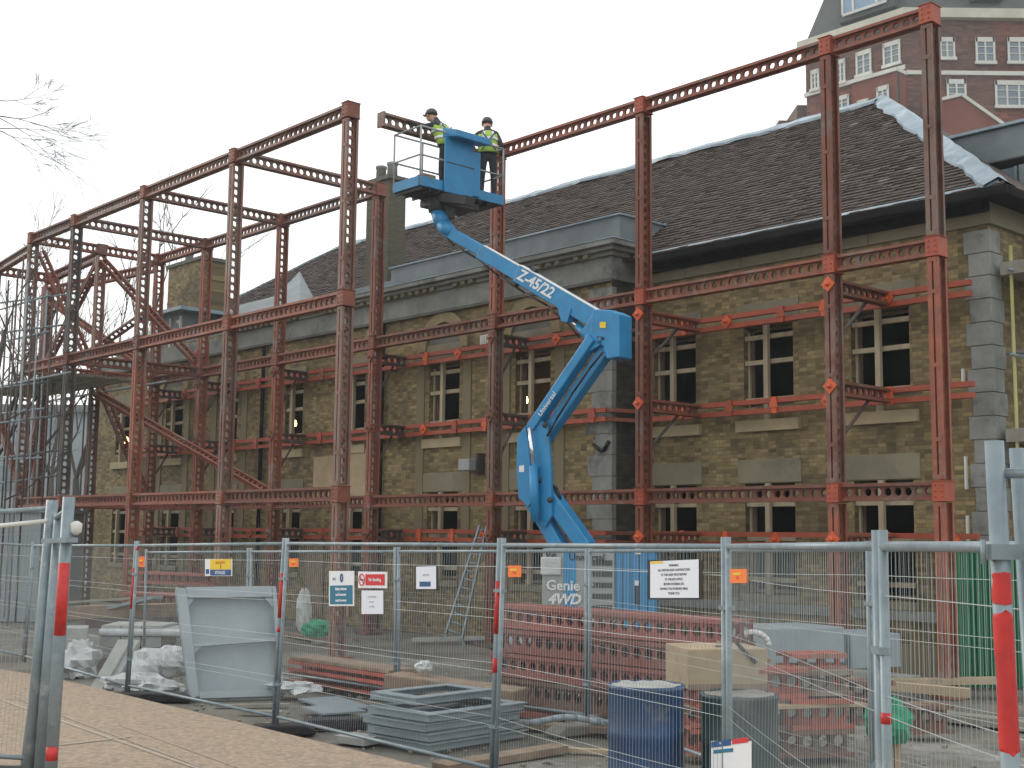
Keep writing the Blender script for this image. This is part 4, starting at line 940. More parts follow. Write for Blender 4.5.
def daub(v0, v1, seed, amax=2.0):
    a = MB(); rr_ = random.Random(seed); nv, na = 34, 14; ex = Vector((0, -1, 0)); ex = (ex-dirn*ex.dot(dirn)).normalized(); ey = dirn.cross(ex); vs = []; ph = rr_.uniform(0, 6)
    for i in range(nv+1):
        q_ = i/nv; env = min(1, (q_/.07)**.5 if q_ < .07 else 1, ((1-q_)/.05)**.5 if q_ > .95 else 1)
        lo = -amax*env*(.75+.2*sin(q_*9+ph)+rr_.uniform(-.03, .03)); hi = amax*env*(.9+.15*sin(q_*7+ph*2)+rr_.uniform(-.03, .03))
        for j in range(na+1):
            an = lo+(hi-lo)*j/na; vs.append(nt+dirn*(v0+(v1-v0)*q_)+(ex*cos(an)+ey*sin(an))*.0225)
    a.add(vs, [(i*(na+1)+j, i*(na+1)+j+1, (i+1)*(na+1)+j+1, (i+1)*(na+1)+j) for i in range(nv) for j in range(na)], smooth=True)
    o = a.build('paint_band', 'redpaint', th); m_ = o.modifiers.new('t', 'SOLIDIFY'); m_.thickness = .0008
daub(.30, .375, 3, 1.7); daub(.385, .71, 5, 2.0)
# tall grey posts at left
lt0, lb0 = at(53, 500, 9.6), at(32, 764, 9.6); lt1, lb1 = at(70, 497, 9.5), at(49, 768, 9.5)
lb0.z = lb1.z = .30
LX = at(-110, 512, 10.2)
fence_panel('mesh_fence', at(-110, 512, 10.2), Vector((LX.x-.2, 10.2, .36)), lt0, lb0+ZV*.08, 'near mesh fence panel at the left edge on the tan walkway', 'near fence panels', red=())
th = thing('mesh_fence', lb1, 'near fence panel seen edge on as tall grey posts with red tape', 'fence panel', 'near fence panels')
e1 = lb1+Vector((.05, -2.6, 0)); 
def leanpost(a, ut, vt, ub, vb, Y, r, n=14):
    t_, b_ = at(ut, vt, Y), at(ub, vb, Y); d_ = (t_-b_); b_ = b_-d_*((b_.z-.3)/d_.z); a.tube(t_, b_, r, n); return t_, b_
a = MB(); leanpost(a, 52.5, 500, 29, 768, 9.5, .043); q = leanpost(a, 69, 497, 51, 768, 9.2, .043); q2 = leanpost(a, 61, 513, 41, 768, 9.45, .05)
leanpost(a, 47, 545, 27, 768, 9.8, .02); a.prism([at(48, 545, 9.75), at(54, 545, 9.75), at(34, 768, 9.75), at(20, 768, 9.75)], (0, .02, 0))
a.build('frame', 'galv', th)
a = MB(); a.tube(q[0].lerp(q[1], .225)+Vector((.002, -.01, 0)), q[0].lerp(q[1], .47)+Vector((.003, -.01, 0)), .041, 12); a.build('paint_band', 'redpaint', th)
a = MB(); a.tube(q[0].lerp(q[1], .84)+Vector((.002, -.01, 0)), q[0].lerp(q[1], .885)+Vector((.003, -.01, 0)), .041, 12); a.build('paint_band', 'redpaint', th)
a = MB(); a.bar(at(47, 541, 9.4), at(72, 540, 9.1), .09, .035); a.build('coupler', 'galv', th)
a = MB(); a.lathe(at(76, 528, 9.2), [(.015, -.05), (.04, -.03), (.045, .03), (.015, .05)], 12); a.build('cap', 'whitepaint', th)
a = MB(); a.tube(at(-30, 529, 9.7), at(47, 521, 9.4), .017, 8); a.build('brace', 'whitepaint', th)
a = MB(); a.tube(at(56, 518, 9.4), at(67, 510, 9.3), .02, 8); a.build('brace', 'galv', th)
foot(lb0+Vector((-.28, .0, 0)), (1, .0, 0), ft+'left of the tall grey posts on the walkway'); foot(lb1+Vector((.12, .02, 0)), (1, .2, 0), ft+'right of the tall grey posts on the walkway', L=.5)
# ================================================================= SIGNS
def pl_frame(A, B):     # plane of an outer panel: A,B = (top,bottom)
    o = A[1]; x = (B[1]-A[1]); x.z = 0; x.normalize(); n = Vector((x.y, -x.x, 0)); 
    return o, x, n
def on_panel(A, B, u, v, off=.03):
    o, x, n = pl_frame(A, B); o = o+n*off; d = ray(u, v); k = (o-Vector((0, 0, CZ))).dot(n)/d.dot(n); return d*k+Vector((0, 0, CZ))
def sign(name, A, B, u0, v0, u1, v1, mt, label, cat='sign', skew=0):
    o, x, n = pl_frame(A, B); P = [on_panel(A, B, u0, v1), on_panel(A, B, u1, v1+skew), on_panel(A, B, u1, v0+skew), on_panel(A, B, u0, v0)]
    c = sum(P, Vector())/4; th = thing(name, c, label, cat)
    a = MB(); a.prism(P, -n*.004); a.build('board', mt, th)
    W_, H_ = (P[1]-P[0]).length, (P[3]-P[0]).length
    xr = (P[1]-P[0]).normalized(); yr = (P[3]-P[0]).normalized()
    def rect(nm, mt2, a0, b0, a1, b1, k=1):
        m_ = MB(); q = [P[0]+xr*W_*p+yr*H_*q_+n*.002*k for p, q_ in ((a0, b0), (a1, b0), (a1, b1), (a0, b1))]; m_.prism(q, n*.001); m_.build(nm, mt2, th)
    def txt(s, mt2, cx, cy, size, k=2, **kw):
        m_ = MB(); text_mesh(m_, s, size, frame4(P[0]+xr*W_*cx+yr*H_*cy+n*(.002*k+.001), xr, yr), .001, **kw); m_.build('lettering', mt2, th)
    return rect, txt, th, P, n, H_, W_
rect, txt, *_r = sign('site_sign', O1, O2, 205, 559, 232, 576, 'signwhite', 'small white sign with yellow and blue fields hung above the upright grey steel tray')
H_ = _r[3]; rect('field', 'signyellow', .20, .38, .97, .97); rect('field', 'signnavy', .20, .03, .97, .36); txt('SITE SAFETY', 'signred', .58, .76, H_*.2); txt('!', 'black', .6, .52, H_*.3, bold=.003); txt('SITE RULES', 'signwhite', .58, .19, H_*.24, bold=.001)
rect('field', 'signnavy', .04, .12, .16, .40)
rect, txt, *_r = sign('safety_sign', O2, O3, 329, 571, 354, 606, 'signwhite', 'upright white and blue safety sign left of the red sign')
H_ = _r[3]; rect('field', 'signblue', .05, .05, .95, .58)
for k, s in enumerate(('Safety helmets', 'and footwear', 'must be worn')): txt(s, 'signwhite', .5, .48-k*.16, H_*.105, bold=.0015)
txt('0', 'signnavy', .52, .78, H_*.33, bold=.004); txt('PPE', 'signblue', .22, .76, H_*.11)
rect, txt, *_r = sign('no_smoking_sign', O2, O3, 358, 571.5, 387, 588, 'signwhite', 'wide white sign with a red field and prohibition ring reading No Smoking', skew=.3)
H_ = _r[3]; rect('field', 'signred', .27, .17, .93, .83); txt('No Smoking', 'signwhite', .60, .50, H_*.27, bold=.001)
P, n = _r[1], _r[2]; c = P[0].lerp(P[2], .5); c = P[0]+(P[1]-P[0])*.14+(P[3]-P[0])*.5+n*.004; xr = (P[1]-P[0]).normalized(); yr = (P[3]-P[0]).normalized()
a = MB(); R_ = H_*.33
for k in range(20):
    t0, t1 = 2*pi*k/20, 2*pi*(k+1)/20; a.bar(c+xr*R_*cos(t0)+yr*R_*sin(t0), c+xr*R_*cos(t1)+yr*R_*sin(t1), .012, .001, up=n)
a.bar(c+xr*R_*-.7+yr*R_*.7, c+xr*R_*.7-yr*R_*.7, .012, .001, up=n); a.build('prohibition_ring', 'signred', _r[0])
a = MB(); a.bar(c-xr*R_*.7, c+xr*R_*.7, .012, .0008, up=n); a.build('cigarette', 'black', _r[0])
rect, txt, *_r = sign('paper_notice', O2, O3, 361.5, 590.5, 383, 614, 'paper', 'sheet of handwritten white paper hanging under the red and white sign', 'notice'); H_ = _r[3]
for k, s in enumerate(('ALL VISITORS', 'report to', 'site office')): txt(s, 'liftgrey', .5, .72-k*.2, H_*.11)
rect, txt, *_r = sign('paper_notice', O2, O3, 415, 566, 438, 590.5, 'black', 'small white printed sheet with a black border right of the red sign', 'notice'); H_ = _r[3]
rect('paper', 'paper', .06, .06, .93, .97); rect('printed_block', 'signnavy', .22, .16, .70, .36, 2); txt('NOTICE', 'liftgrey', .5, .62, H_*.12, 2)
rect, txt, *_r = sign('notice_board', O3, O4, 648, 560, 702, 599.5, 'black', 'large white printed notice on a black backing on the fence above the blue drum', 'notice'); H_ = _r[3]
rect('paper', 'paper', .05, .04, .95, .96); rect('highlight', 'signyellow', .06, .90, .30, .955, 2)
for k, s in enumerate(('WARNING', 'ALL VISITORS AND CONTRACTORS', 'TO THIS AREA MUST REPORT', 'TO THE SITE OFFICE', 'BEFORE ENTERING OR', 'LEAVING THE WORKING AREA', 'THANK YOU')): txt(s, 'liftdark', .5, .84-k*.115, H_*.082, 2)
for nm, A, B, u0, v0, u1, v1, lb in (('fence_tag', O3, O4, 508, 565.5, 521, 577, 'square orange tag on the fence right of the post above the long red beam stack'), ('fence_tag', O4, O5, 730, 569, 746.5, 583, 'larger orange tag with dull writing right of the post beside the big white notice'),
          ('fence_tag', O2, O3, 289, 558.5, 298, 567, 'small orange tag right of the post above the upright grey tray'), ('fence_tag', O1, O2, 138.5, 556.5, 144.5, 567, 'tiny orange tag on the fence post above the wrapped pallet')):
    rect, txt, *_r = sign(nm, A, B, u0, v0, u1, v1, 'tagorange', lb, 'tag'); txt('TAG', 'signred', .5, .35, _r[3]*.3); rect('stripe', 'signyellow', .2, .55, .7, .7)
# ================================================================= YARD
def one(name, mt, fn, base, label, cat, group=None, bevel=0, kind=None):
    a = MB(); fn(a); o = a.build(name, mt, None, loc=base, bevel=bevel); tag(o, label, cat, group, kind); return o
def kid(parent, name, mt, fn, bevel=0):
    a = MB(); fn(a); return a.build(name, mt, parent, bevel=bevel)
# ladder
lt_, lb_ = at(486, 527, 24.2), atz(449, 643, .03)
lad = thing('ladder', lb_, 'aluminium ladder leaning against the steel column in the middle of the yard', 'ladder')
wv = Vector((1, .1, 0)).normalized()
lb_l, lb_r = atz(442, 640, 0), atz(463, 645, 0); Yl = (lb_l.y+lb_r.y)/2*.93
lb_l, lb_r = at(441, 640, Yl), at(463, 644, Yl); tl_, tr_ = at(480, 526, Yl+1.0), at(487, 526, Yl+1.0)
m1l, m1r = lb_l.lerp(tl_, .1), lb_r.lerp(tr_, .1)
kid(lad, 'stile', 'galv', lambda a: a.bar(at(446, 634, Yl), tl_, .03, .07)); kid(lad, 'stile', 'galv', lambda a: a.bar(at(462, 640, Yl), tr_, .03, .07))
for k in range(13):
    u = (k+.5)/13; kid(lad, 'rung', 'galv', lambda a: a.tube(at(446, 634, Yl).lerp(tl_, u), at(462, 640, Yl).lerp(tr_, u), .02, 6))
kid(lad, 'foot', 'galv', lambda a: (a.bar(at(446, 634, Yl), lb_l-Vector((0,0,.0)), .04, .04), a.bar(at(462, 640, Yl), at(464, 646, Yl), .05, .05)))
# upright grey steel tray leaning back
BL, BR = atz(190, 699, .02), atz(284, 696, .02); TL = at(176, 587, BL.y+.25); TR = at(276, 586, BR.y+.25)
tray = thing('steel_tray', BL, 'big pale grey steel tray with a rib across it, standing on edge behind the fence', 'steel tray')
X = (BR-BL); Yv = (TL-BL); nn = X.cross(Yv).normalized(); nn = nn if nn.y < 0 else -nn
def TP_(u, v, d=0): return (BL*(1-u)+BR*u)*(1-v)+(TL*(1-u)+TR*u)*v+nn*d
def tq(a, pts, d0, d1): a.prism([TP_(u, v, d0) for u, v in pts], nn*(d1-d0))
kid(tray, 'sheet', 'panelgrey', lambda a: tq(a, ((0, 0), (1, 0), (1, 1), (0, 1)), -.20, -.18))
kid(tray, 'rim', 'panelgrey', lambda a: (tq(a, ((0, 0), (.10, .02), (.10, .98), (0, 1)), -.099, .0), tq(a, ((.96, 0), (1, 0), (1, 1), (.96, 1)), -.099, .0), tq(a, ((.101, .90), (.959, .90), (.959, 1), (.101, 1)), -.099, 0.), tq(a, ((.101, 0), (.959, 0), (.959, .06), (.101, .06)), -.099, 0.)), .006)
kid(tray, 'rib', 'panelgrey', lambda a: tq(a, ((.101, .46), (.959, .50), (.959, .535), (.101, .495)), -.099, -.02))
for tri in (((.101, .82), (.17, .899), (.101, .899)), ((.959, .80), (.959, .899), (.88, .899)), ((.101, .40), (.18, .462), (.101, .458))): kid(tray, 'gusset', 'panelgrey', lambda a: tq(a, tri, -.099, -.03))
kid(tray, 'side_wing', 'panelgrey', lambda a: a.prism([TP_(1.005, .02, -.02), TP_(1.03, .02, -.5), TP_(1.005, .98, -.02)], nn.cross(Yv).normalized()*.02))
# stack of grey frames
def frame_stack():
    c0 = atz(427, 752, .02); e1 = (atz(515, 738, .02)-c0); e1.z = 0; e1.normalize(); e2 = Vector((-e1.y, e1.x, 0))
    zt_ = [.02, .115, .21, .305, .43]; lab = ['lowest', 'second lowest', 'third', 'second from top', 'topmost']
    for k in range(5):
        o_ = c0+e1*random.uniform(-.04, .04)+e2*random.uniform(-.03, .06); L_, W_, z0, h = 1.38, .92, zt_[k], .066
        if k == 4: o_ = c0+e1*.10+e2*.28; L_, W_ = 1.1, .7
        def q(x, y, z): return o_+e1*x+e2*y+ZV*(z-.02)
        th = thing('steel_frame_tray', o_, f'{lab[k]} grey open steel frame in the stack left of the double fence post', 'steel tray', 'stacked grey steel frames')
        def bx(a, x0, x1, y0, y1, z0_, z1_): a.box(x0, x1, y0, y1, z0_, z1_, lambda p: q(p.x, p.y, p.z))
        kid(th, 'side', 'traygrey', lambda a: (bx(a, 0, L_, 0, .012, z0, z0+h), bx(a, 0, L_, W_-.012, W_, z0, z0+h), bx(a, 0, .012, .0125, W_-.0125, z0, z0+h), bx(a, L_-.012, L_, .0125, W_-.0125, z0, z0+h)))
        kid(th, 'flange', 'traygrey', lambda a: (bx(a, -.03, L_+.03, -.03, .12, z0+h+.001, z0+h+.010), bx(a, -.004, L_+.004, W_-.13, W_+.004, z0+h+.001, z0+h+.010), bx(a, -.03, .13, .131, W_-.131, z0+h+.001, z0+h+.010), bx(a, L_-.13, L_+.004, .131, W_-.131, z0+h+.001, z0+h+.010)))
frame_stack()
one('timber_plank', 'oldwood', lambda a: a.bar(atz(440, 768, .04), atz(560, 748, .04), .22, .07), atz(440, 768, .0), 'old plank on the ground under the right end of the grey tray stack', 'plank')
# sleeper pile
A_, B_ = atS, None
p, q = at(392, 680, 15.0), at(522, 697, 14.3)
one('timber_baulk', 'oldwood', lambda a: (a.bar(p, q, .4, .17)), p, 'thick brown timber baulk behind the stacked grey trays with crumpled white plastic on it', 'timber', bevel=.02)
one('timber_baulk', 'oldwood', lambda a: (a.bar(p-ZV*.22+Vector((.15, .1, 0)), q-ZV*.22+Vector((-.1, .2, 0)), .4, .24)), p, 'dark timber baulk carrying the thicker brown one behind the stacked grey trays', 'timber', bevel=.02)
def blob(c, rx, ry, rz, n=10, jit=.25, seed=1):
    rnd = random.Random(seed); vs = []; m_ = n*2
    for i in range(n+1):
        for k in range(m_):
            th, ph = pi*i/n, 2*pi*k/m_; j_ = 1+rnd.uniform(-jit, jit)*(0 < i < n)
            vs.append(Vector(c)+Vector((rx*sin(th)*cos(ph)*j_, ry*sin(th)*sin(ph)*j_, max(-rz*.9, rz*cos(th)*j_))))
    return vs, [(i*m_+k, i*m_+(k+1) % m_, (i+1)*m_+(k+1) % m_, (i+1)*m_+k) for i in range(n) for k in range(m_)]
def bag(name, mt, c, r, label, cat, seed, group=None, n=9, jit=.22):
    a = MB(); v, f = blob(c, *r, n, jit, seed); a.add(v, f); o = a.build(name, mt, None, loc=Vector(c)-ZV*r[2]); return tag(o, label, cat, group)
bag('plastic_sheet', 'plastic', at(424, 667, 14.9), (.10, .08, .07), 'crumpled white plastic lying on the brown timber baulk', 'plastic sheet', 3)
# low bundle of red beams left of centre
p0, p1 = at(303, 664, 18.3), at(403, 679, 16.6)
for k, (dz, nmz) in enumerate(((0, 'upper'), (-.16, 'lower'))):
    o = member('steel_beam', 'crib_red', p1+ZV*dz+Vector((0, .1*k, 0)), p0+ZV*dz+Vector((0, .1*k, 0)), N, None, D=.14, W=.5); tag(o, nmz+' red beam of the low pile on the ground behind the helmet sign', 'steel beam', 'low pile of red beams')
one('timber_plank', 'oldwood', lambda a: a.bar(p0+ZV*.1, p1+ZV*.1, .45, .04), p0, 'weathered board lying on top of the low pile of red beams', 'plank')
for k, (u0, v0, u1, v1) in enumerate(((318, 698, 352, 709), (322, 706, 345, 713))):
    a0, b0 = atz(u0, v0, .03+k*.03), atz(u1, v1, .03+k*.03); one('steel_sheet', 'traygrey', lambda a: a.bar(a0, b0, .55, .02), a0, ('longer' if k == 0 else 'shorter')+' flat grey steel sheet lying on the ground left of the stacked trays', 'steel sheet')
one('paving_slab', 'blockgrey', lambda a: a.bar(atz(344, 737, .04), atz(374, 741, .04), .30, .07), atz(344, 737, 0), 'pale rough slab on the ground just left of the stacked grey trays', 'slab')
for k, (u, v, L_, ang) in enumerate(((215, 706, .9, .2), (330, 690, .5, .9), (548, 748, 1.2, -.3), (240, 712, .5, .0))):
    c = atz(u, v, .02); d = Vector((cos(ang), sin(ang), 0)); one('timber_offcut', 'ply' if k == 2 else 'scafwood', lambda a: a.bar(c, c+d*L_, .09, .035), c, ('thin pale offcut on the ground before the upright grey tray', 'short offcut on the ground right of the upright grey tray', 'pale timber length on the ground left of the blue drum', 'shortest pale offcut before the upright grey tray')[k], 'offcut')
# long stack of red perforated beams parallel to the facade
sB = -6.0; (tR, zR), (tL, zL) = atS(724, 622, sB), atS(505, 609, sB)
print('STACK', tR, zR, tL, zL)
zt_ = zR+.02; rowsn = ['top', 'second', 'third', 'bottom']
for r in range(4):
    for k in range(3):
        z = zt_-.14-r*.285; s = sB+k*.16+.06
        o = member('steel_beam', 'steel_pink' if r < 3 else 'steel_worn', F(tR-.05+(.25 if r == 3 else 0)+random.uniform(-.04, .04), s, z), F(tL+random.uniform(0, .3), s, z), N, None, D=.27, W=.12)
        tag(o, f'pinkish red perforated beam in the long stack behind the blue drum, {rowsn[r]} row, {["front", "middle", "back"][k]}', 'steel beam', 'long stack of red perforated beams')
for k in range(3):
    one('timber_bearer', 'oldwood', lambda a: a.fbox(tR+.4+k*1.3, tR+.52+k*1.3, sB-.1, sB+.8, .0, zt_-.14-3*.285-.13), F(tR+.4+k*1.3, sB, 0), ('right', 'middle', 'left')[k]+' timber bearer under the long stack of red beams', 'timber')
for k in range(3):
    o = member('steel_beam', 'crib_red', F(tR+.05, sB-.12+k*.02, .16+k*.3), F(tR+.05, sB+.7, .16+k*.3), U, None, D=.25, W=.2); tag(o, ('lowest', 'middle', 'uppermost')[k]+' bright red short steel piece between the blue drum and the tan box', 'steel beam', 'short red pieces at the end of the beam stack')
for k in range(2):
    p_, q_ = atz(505+k*8, 712+k*12, .06+.0*k), atz(655, 722+k*10, .06); one('timber_plank', 'steel_pink' if k == 0 else 'oldwood', lambda a: a.bar(p_, q_, .25, .06), p_, ('reddish' if k == 0 else 'brown')+' plank on the ground before the long stack of red beams', 'plank')
def hose1(a):
    c = atz(548, 742, .05); a.path([at(505+k*12, 720+3*sin(k*.9), 13.9)*1.0 for k in range(12)], .035, 8)
one('hose', 'tank', hose1, atz(548, 742, 0), 'pale grey hose on the ground before the long stack of red beams', 'hose')
# drums
def drum(c, h, r, mt, label, lidmt='blockgrey'):
    th = thing('oil_drum', c, label, 'drum'); c = Vector(c)
    prof = [(r*.97, 0), (r, .015)]
    for zz in (.31, .62):
        prof += [(r, h*zz-.03), (r+.014, h*zz), (r, h*zz+.03)]
    prof += [(r, h-.05), (r+.01, h-.03), (r+.01, h), (r-.02, h), (r-.02, h-.02)]
    a = MB(); a.lathe(c, prof, 36); a.build('body', mt, th)
    a = MB(); vs = [c+Vector((0, 0, h-.005))]+[c+Vector(((r-.022)*cos(2*pi*k/28), (r-.022)*sin(2*pi*k/28), h-.015+random.uniform(0, .02))) for k in range(28)]
    a.add(vs, [(0, k+1, (k+1) % 28+1) for k in range(28)]); a.build('fill', lidmt, th)
    return th
Yd = 10.3; dtop = at(646, 684, Yd); rd = .298
drum((dtop.x, Yd, 0), dtop.z, rd, 'drumblue', 'blue steel drum filled with rubble behind the fence below the big notice', 'blockgrey')
Yd2 = 10.1; d2 = at(739, 693, Yd2)
dr2 = drum((d2.x, Yd2, 0), d2.z, .295, 'drumgreen', 'dark green steel drum behind the fence below the tan box', 'concrete')
# torn board on the fence before the second drum
rect, txt, *_r = sign('torn_label', O4, O5, 711, 741, 751, 775, 'signwhite', 'white torn printed label low on the fence in front of the dark green drum'); rect('field', 'signnavy', .02, .80, .55, .97); rect('field', 'signred', .58, .82, .95, .95); rect('field', 'signblue', .08, .62, .60, .72)
txt('CAUTION', 'signwhite', .28, .885, _r[3]*.08)
# tan box on red steel
def prismbox(name, mt, u0, v0, u1, v1, Y, depth, label, cat, rot=0., bevel=.01, group=None):
    p0, p1, z0 = at(u0, v1, Y), at(u1, v1, Y+rot), 0
    zt1 = at((u0+u1)/2, v0, Y+rot/2).z; zb = at((u0+u1)/2, v1, Y+rot/2).z; p0.z = p1.z = zb
    x = (p1-p0); n = Vector((-x.y, x.x, 0)).normalized()*depth
    return one(name, mt, lambda a: a.prism([p0, p1, p1+n, p0+n], ZV*(zt1-zb)), p0, label, cat, group, bevel)
p0 = at(688, 688, 12.3); p1 = at(768, 680, 12.45); zt_b = at(728, 647, 12.6).z; zb_b = at(728, 686, 12.6).z
tb = thing('timber_box', p0, 'large tan plywood box on top of red steelwork behind the two drums', 'box')
def tbx(a): 
    q0, q1 = Vector((p0.x, p0.y, zb_b)), Vector((p1.x, p1.y, zb_b)); x = (q1-q0); n = Vector((-x.y, x.x, 0)).normalized()*.7
    a.prism([q0, q1, q1+n, q0+n], ZV*(zt_b-zb_b))
kid(tb, 'body', 'ply', tbx, .01)
kid(tb, 'strap', 'oldwood', lambda a: (a.bar(Vector((p0.x, p0.y-.012, zb_b+.02)), Vector((p1.x, p1.y-.012, zb_b+.02)), .02, .05), a.bar(Vector((p0.x+.33, p0.y+.24, zt_b+.01)), Vector((p0.x+.45, p0.y+.85, zt_b+.01)), .06, .02)))
# red steel cribs
def crib(u, v, Y, L_, D, mt, label, dirx=None, depth=.35):
    p_ = at(u, v, Y); d = dirx or Vector((1, .12, 0)).normalized()
    o = member('steel_crib', mt, p_, p_+d*L_, Vector((-d.y, d.x, 0)), None, D=D, W=depth); tag(o, label, 'steel block', 'stacked red and brown steel blocks'); return o
dz = Vector((1, .25, 0)).normalized()
for (u, v, Y, L_, D, mt, lb, dx_) in (
    (690, 697, 12.5, .85, .17, 'crib_red', 'red perforated steel block directly under the tan box', dz), (684, 715, 12.6, .9, .2, 'crib_red', 'red perforated steel block two below the tan box', dz),
    (684, 740, 12.6, .9, .25, 'crib_red', 'lowest red perforated steel block below the tan box', dz),
    (752, 682, 12.6, .5, .28, 'crib_red', 'short red steel block right of the tan box', dz), (752, 712, 12.6, .5, .3, 'crib_brown', 'brown steel block under the short red one', dz), (752, 740, 12.6, .5, .28, 'crib_brown', 'lowest brown steel block left in the pile right of the tan box', dz),
    (784, 661, 12.9, .6, .16, 'crib_red', 'bright orange red open steel block on top of the pile', dz), (784, 682, 12.7, .65, .24, 'crib_brown', 'brown steel block under the bright orange red one', dz),
    (784, 713, 12.6, .66, .28, 'crib_red', 'patchy red and brown steel block in the middle of the pile', dz), (784, 742, 12.6, .66, .26, 'crib_brown', 'dull brown steel block at the foot of the pile', dz),
    (850, 690, 13.4, .42, .2, 'crib_brown', 'small brown steel block just left of the inner fence post', dz), (850, 712, 13.4, .42, .22, 'crib_brown', 'small brown steel block at the ground left of the green cloth', dz),
    (905, 718, 14.2, .5, .3, 'crib_brown', 'dark brown steel block right of the green cloth', dz)): crib(u, v, Y, L_, D, mt, lb, dx_)
one('timber_plank', 'ply', lambda a: a.bar(at(760, 706, 12.35), at(858, 703, 12.9), .3, .03), at(760, 706, 12.35), 'pale board laid between two layers of the steel block pile', 'plank')
one('timber_plank', 'ply', lambda a: a.bar(at(846, 682, 15.5), at(970, 693, 14.9), .14, .1), at(846, 682, 15.5), 'long pale plank running behind the green cloth to the steel column foot', 'plank')
one('timber_plank', 'scafwood', lambda a: a.bar(atz(928, 714, .05), atz(1030, 726, .05), .25, .1), atz(928, 714, .0), 'grey plank on the ground at the right before the green sheets', 'plank')
one('timber_plank', 'ply', lambda a: a.bar(at(848, 683, 17.5)*1, at(1010, 680, 17.9), .25, .08), at(848, 683, 17.5), 'flat pale plank on the ground in front of the green corrugated sheets', 'plank')
# bricks under green cloth, cloth
for k in range(3):
    c = at(884+k*7, 752, 11.9); one('timber_stake', 'ply', lambda a: a.box(c.x-.03, c.x+.025, c.y, c.y+.08, -.0, c.z+.35), (c.x, c.y, 0), ('left', 'middle', 'right')[k]+' wooden stake under the green cloth', 'stake', 'stakes under the green cloth')
bag('green_cloth', 'greencloth', at(888, 722, 11.9), (.20, .15, .21), 'crumpled bright green cloth over wooden stakes at the fence', 'cloth', 5)
# grey tanks
prismbox('steel_tank', 'tank', 776, 628, 845, 664, 15.8, .9, 'pale blue grey steel tank behind the steel block pile', 'tank', .5)
prismbox('steel_tank', 'tank', 852, 634, 901, 668, 16.3, .8, 'smaller blue grey steel tank between the fence post and the right hand column', 'tank', .3)
one('hose', 'white', lambda a: a.path([at(735+17*(1-cos(pi*k/10)), 646-14*sin(pi*k/10), 13.3) for k in range(11)], .03, 8), at(735, 646, 13.3), 'white hose bent in a loop above the tan box', 'hose')
one('cable', 'black', lambda a: a.path([at(736, 642, 12.4), at(745, 652, 12.4), at(756, 663, 12.4)], .02, 6), at(736, 642, 12.4), 'short black and white cable hanging over the tan box', 'cable')
# green corrugated sheets
gp0, gp1 = atz(960, 689, .0), atz(1060, 684, .0); gp1.y = gp0.y+.3
ztg = at(985, 545, gp0.y).z
def corr(a):
    n = 110; x = gp1-gp0; L_ = x.length*1.6; x.normalize(); nv = Vector((-x.y, x.x, 0)); pts = []
    for k in range(n+1): pts.append(gp0+x*(L_*k/n)+nv*(.03*(1 if (k//2) % 2 else -1)))
    vs = [Vector((p.x, p.y, .02)) for p in pts]+[Vector((p.x, p.y, ztg)) for p in pts]; m_ = n+1
    vs += [v+nv*.006 for v in vs]
    fs = [(k, k+1, m_+k+1, m_+k) for k in range(n)]+[(2*m_+k, 3*m_+k, 3*m_+k+1, 2*m_+k+1) for k in range(n)]
    fs += [(m_+k, m_+k+1, 3*m_+k+1, 3*m_+k) for k in range(n)]
    a.add(vs, fs)
gs = thing('corrugated_hoarding', gp0, 'dark green corrugated metal sheets standing upright at the right', 'hoarding')
kid(gs, 'sheet', 'greensheet', corr); kid(gs, 'rail', 'greensheet', lambda a: (a.bar(gp0+Vector((0, .08, .5)), gp0+(gp1-gp0)*1.6+Vector((0, .08, .5)), .04, .08), a.bar(gp0+Vector((0, .08, 1.6)), gp0+(gp1-gp0)*1.6+Vector((0, .08, 1.6)), .04, .08)))
# left pile: wrapped pallet, boards, bags
pc = atz(140, 672, .0); 
pal = thing('wrapped_pallet', (-6.0, 20.6, 0), 'pallet of grey blocks wrapped in clear plastic behind the left fence panel', 'pallet')
q0, q1 = at(97, 668, 20.2), at(180, 664, 20.2); z0 = .02; ztp = at(140, 629, 20.2).z
kid(pal, 'pallet', 'oldwood', lambda a: [a.box(q0.x, q1.x, 20.2+k*.3, 20.3+k*.3, .0, .12) for k in range(4)]+[a.box(q0.x, q1.x, 20.2, 21.2, .121, .15)])
for r in range(3):
    kid(pal, 'block_layer', 'blockgrey', lambda a: [a.box(q0.x+.03+k*.32, q0.x+.33+k*.32, 20.22, 21.15, .16+r*.17, .32+r*.17) for k in range(int((q1.x-q0.x)/.33))])
kid(pal, 'wrap', 'plastic', lambda a: a.box(q0.x-.01, q1.x+.02, 20.17, 21.22, .5, ztp), .04)
for k, (u0, u1, v0, v1, c) in enumerate(((62, 86, 628, 668, 0), (85, 97, 636, 676, 1))):
    prismbox('block_stack', 'blockgrey', u0, v0, u1, v1, 19.6+k*.2, .6, ('leftmost' if k == 0 else 'narrow')+' stack of grey blocks left of the wrapped pallet', 'block stack', .1)
for k in range(2):
    b0 = atz(97+k*9, 690, .0); t0 = b0+Vector((.22, .45, .62)); one('paving_slab', 'blockgrey', lambda a: a.bar(b0, t0, .22, .05), b0, ('left' if k == 0 else 'right')+' of two pale slabs leaning in front of the wrapped pallet', 'slab')
bag('rubble_bag', 'plastic', at(150, 667, 17.9), (.33, .26, .26), 'white plastic sack with dark print leaning by the wrapped pallet', 'sack', 11, 'white plastic sacks', jit=.14)
bag('rubble_bag', 'plastic', at(172, 662, 17.9), (.26, .22, .22), 'plain white plastic sack right of the printed one', 'sack', 12, 'white plastic sacks', jit=.14)
bag('plastic_sheet', 'plastic', at(135, 683, 17.2), (.42, .22, .12), 'heap of crumpled clear plastic on the ground in front of the sacks', 'plastic sheet', 13, jit=.3)
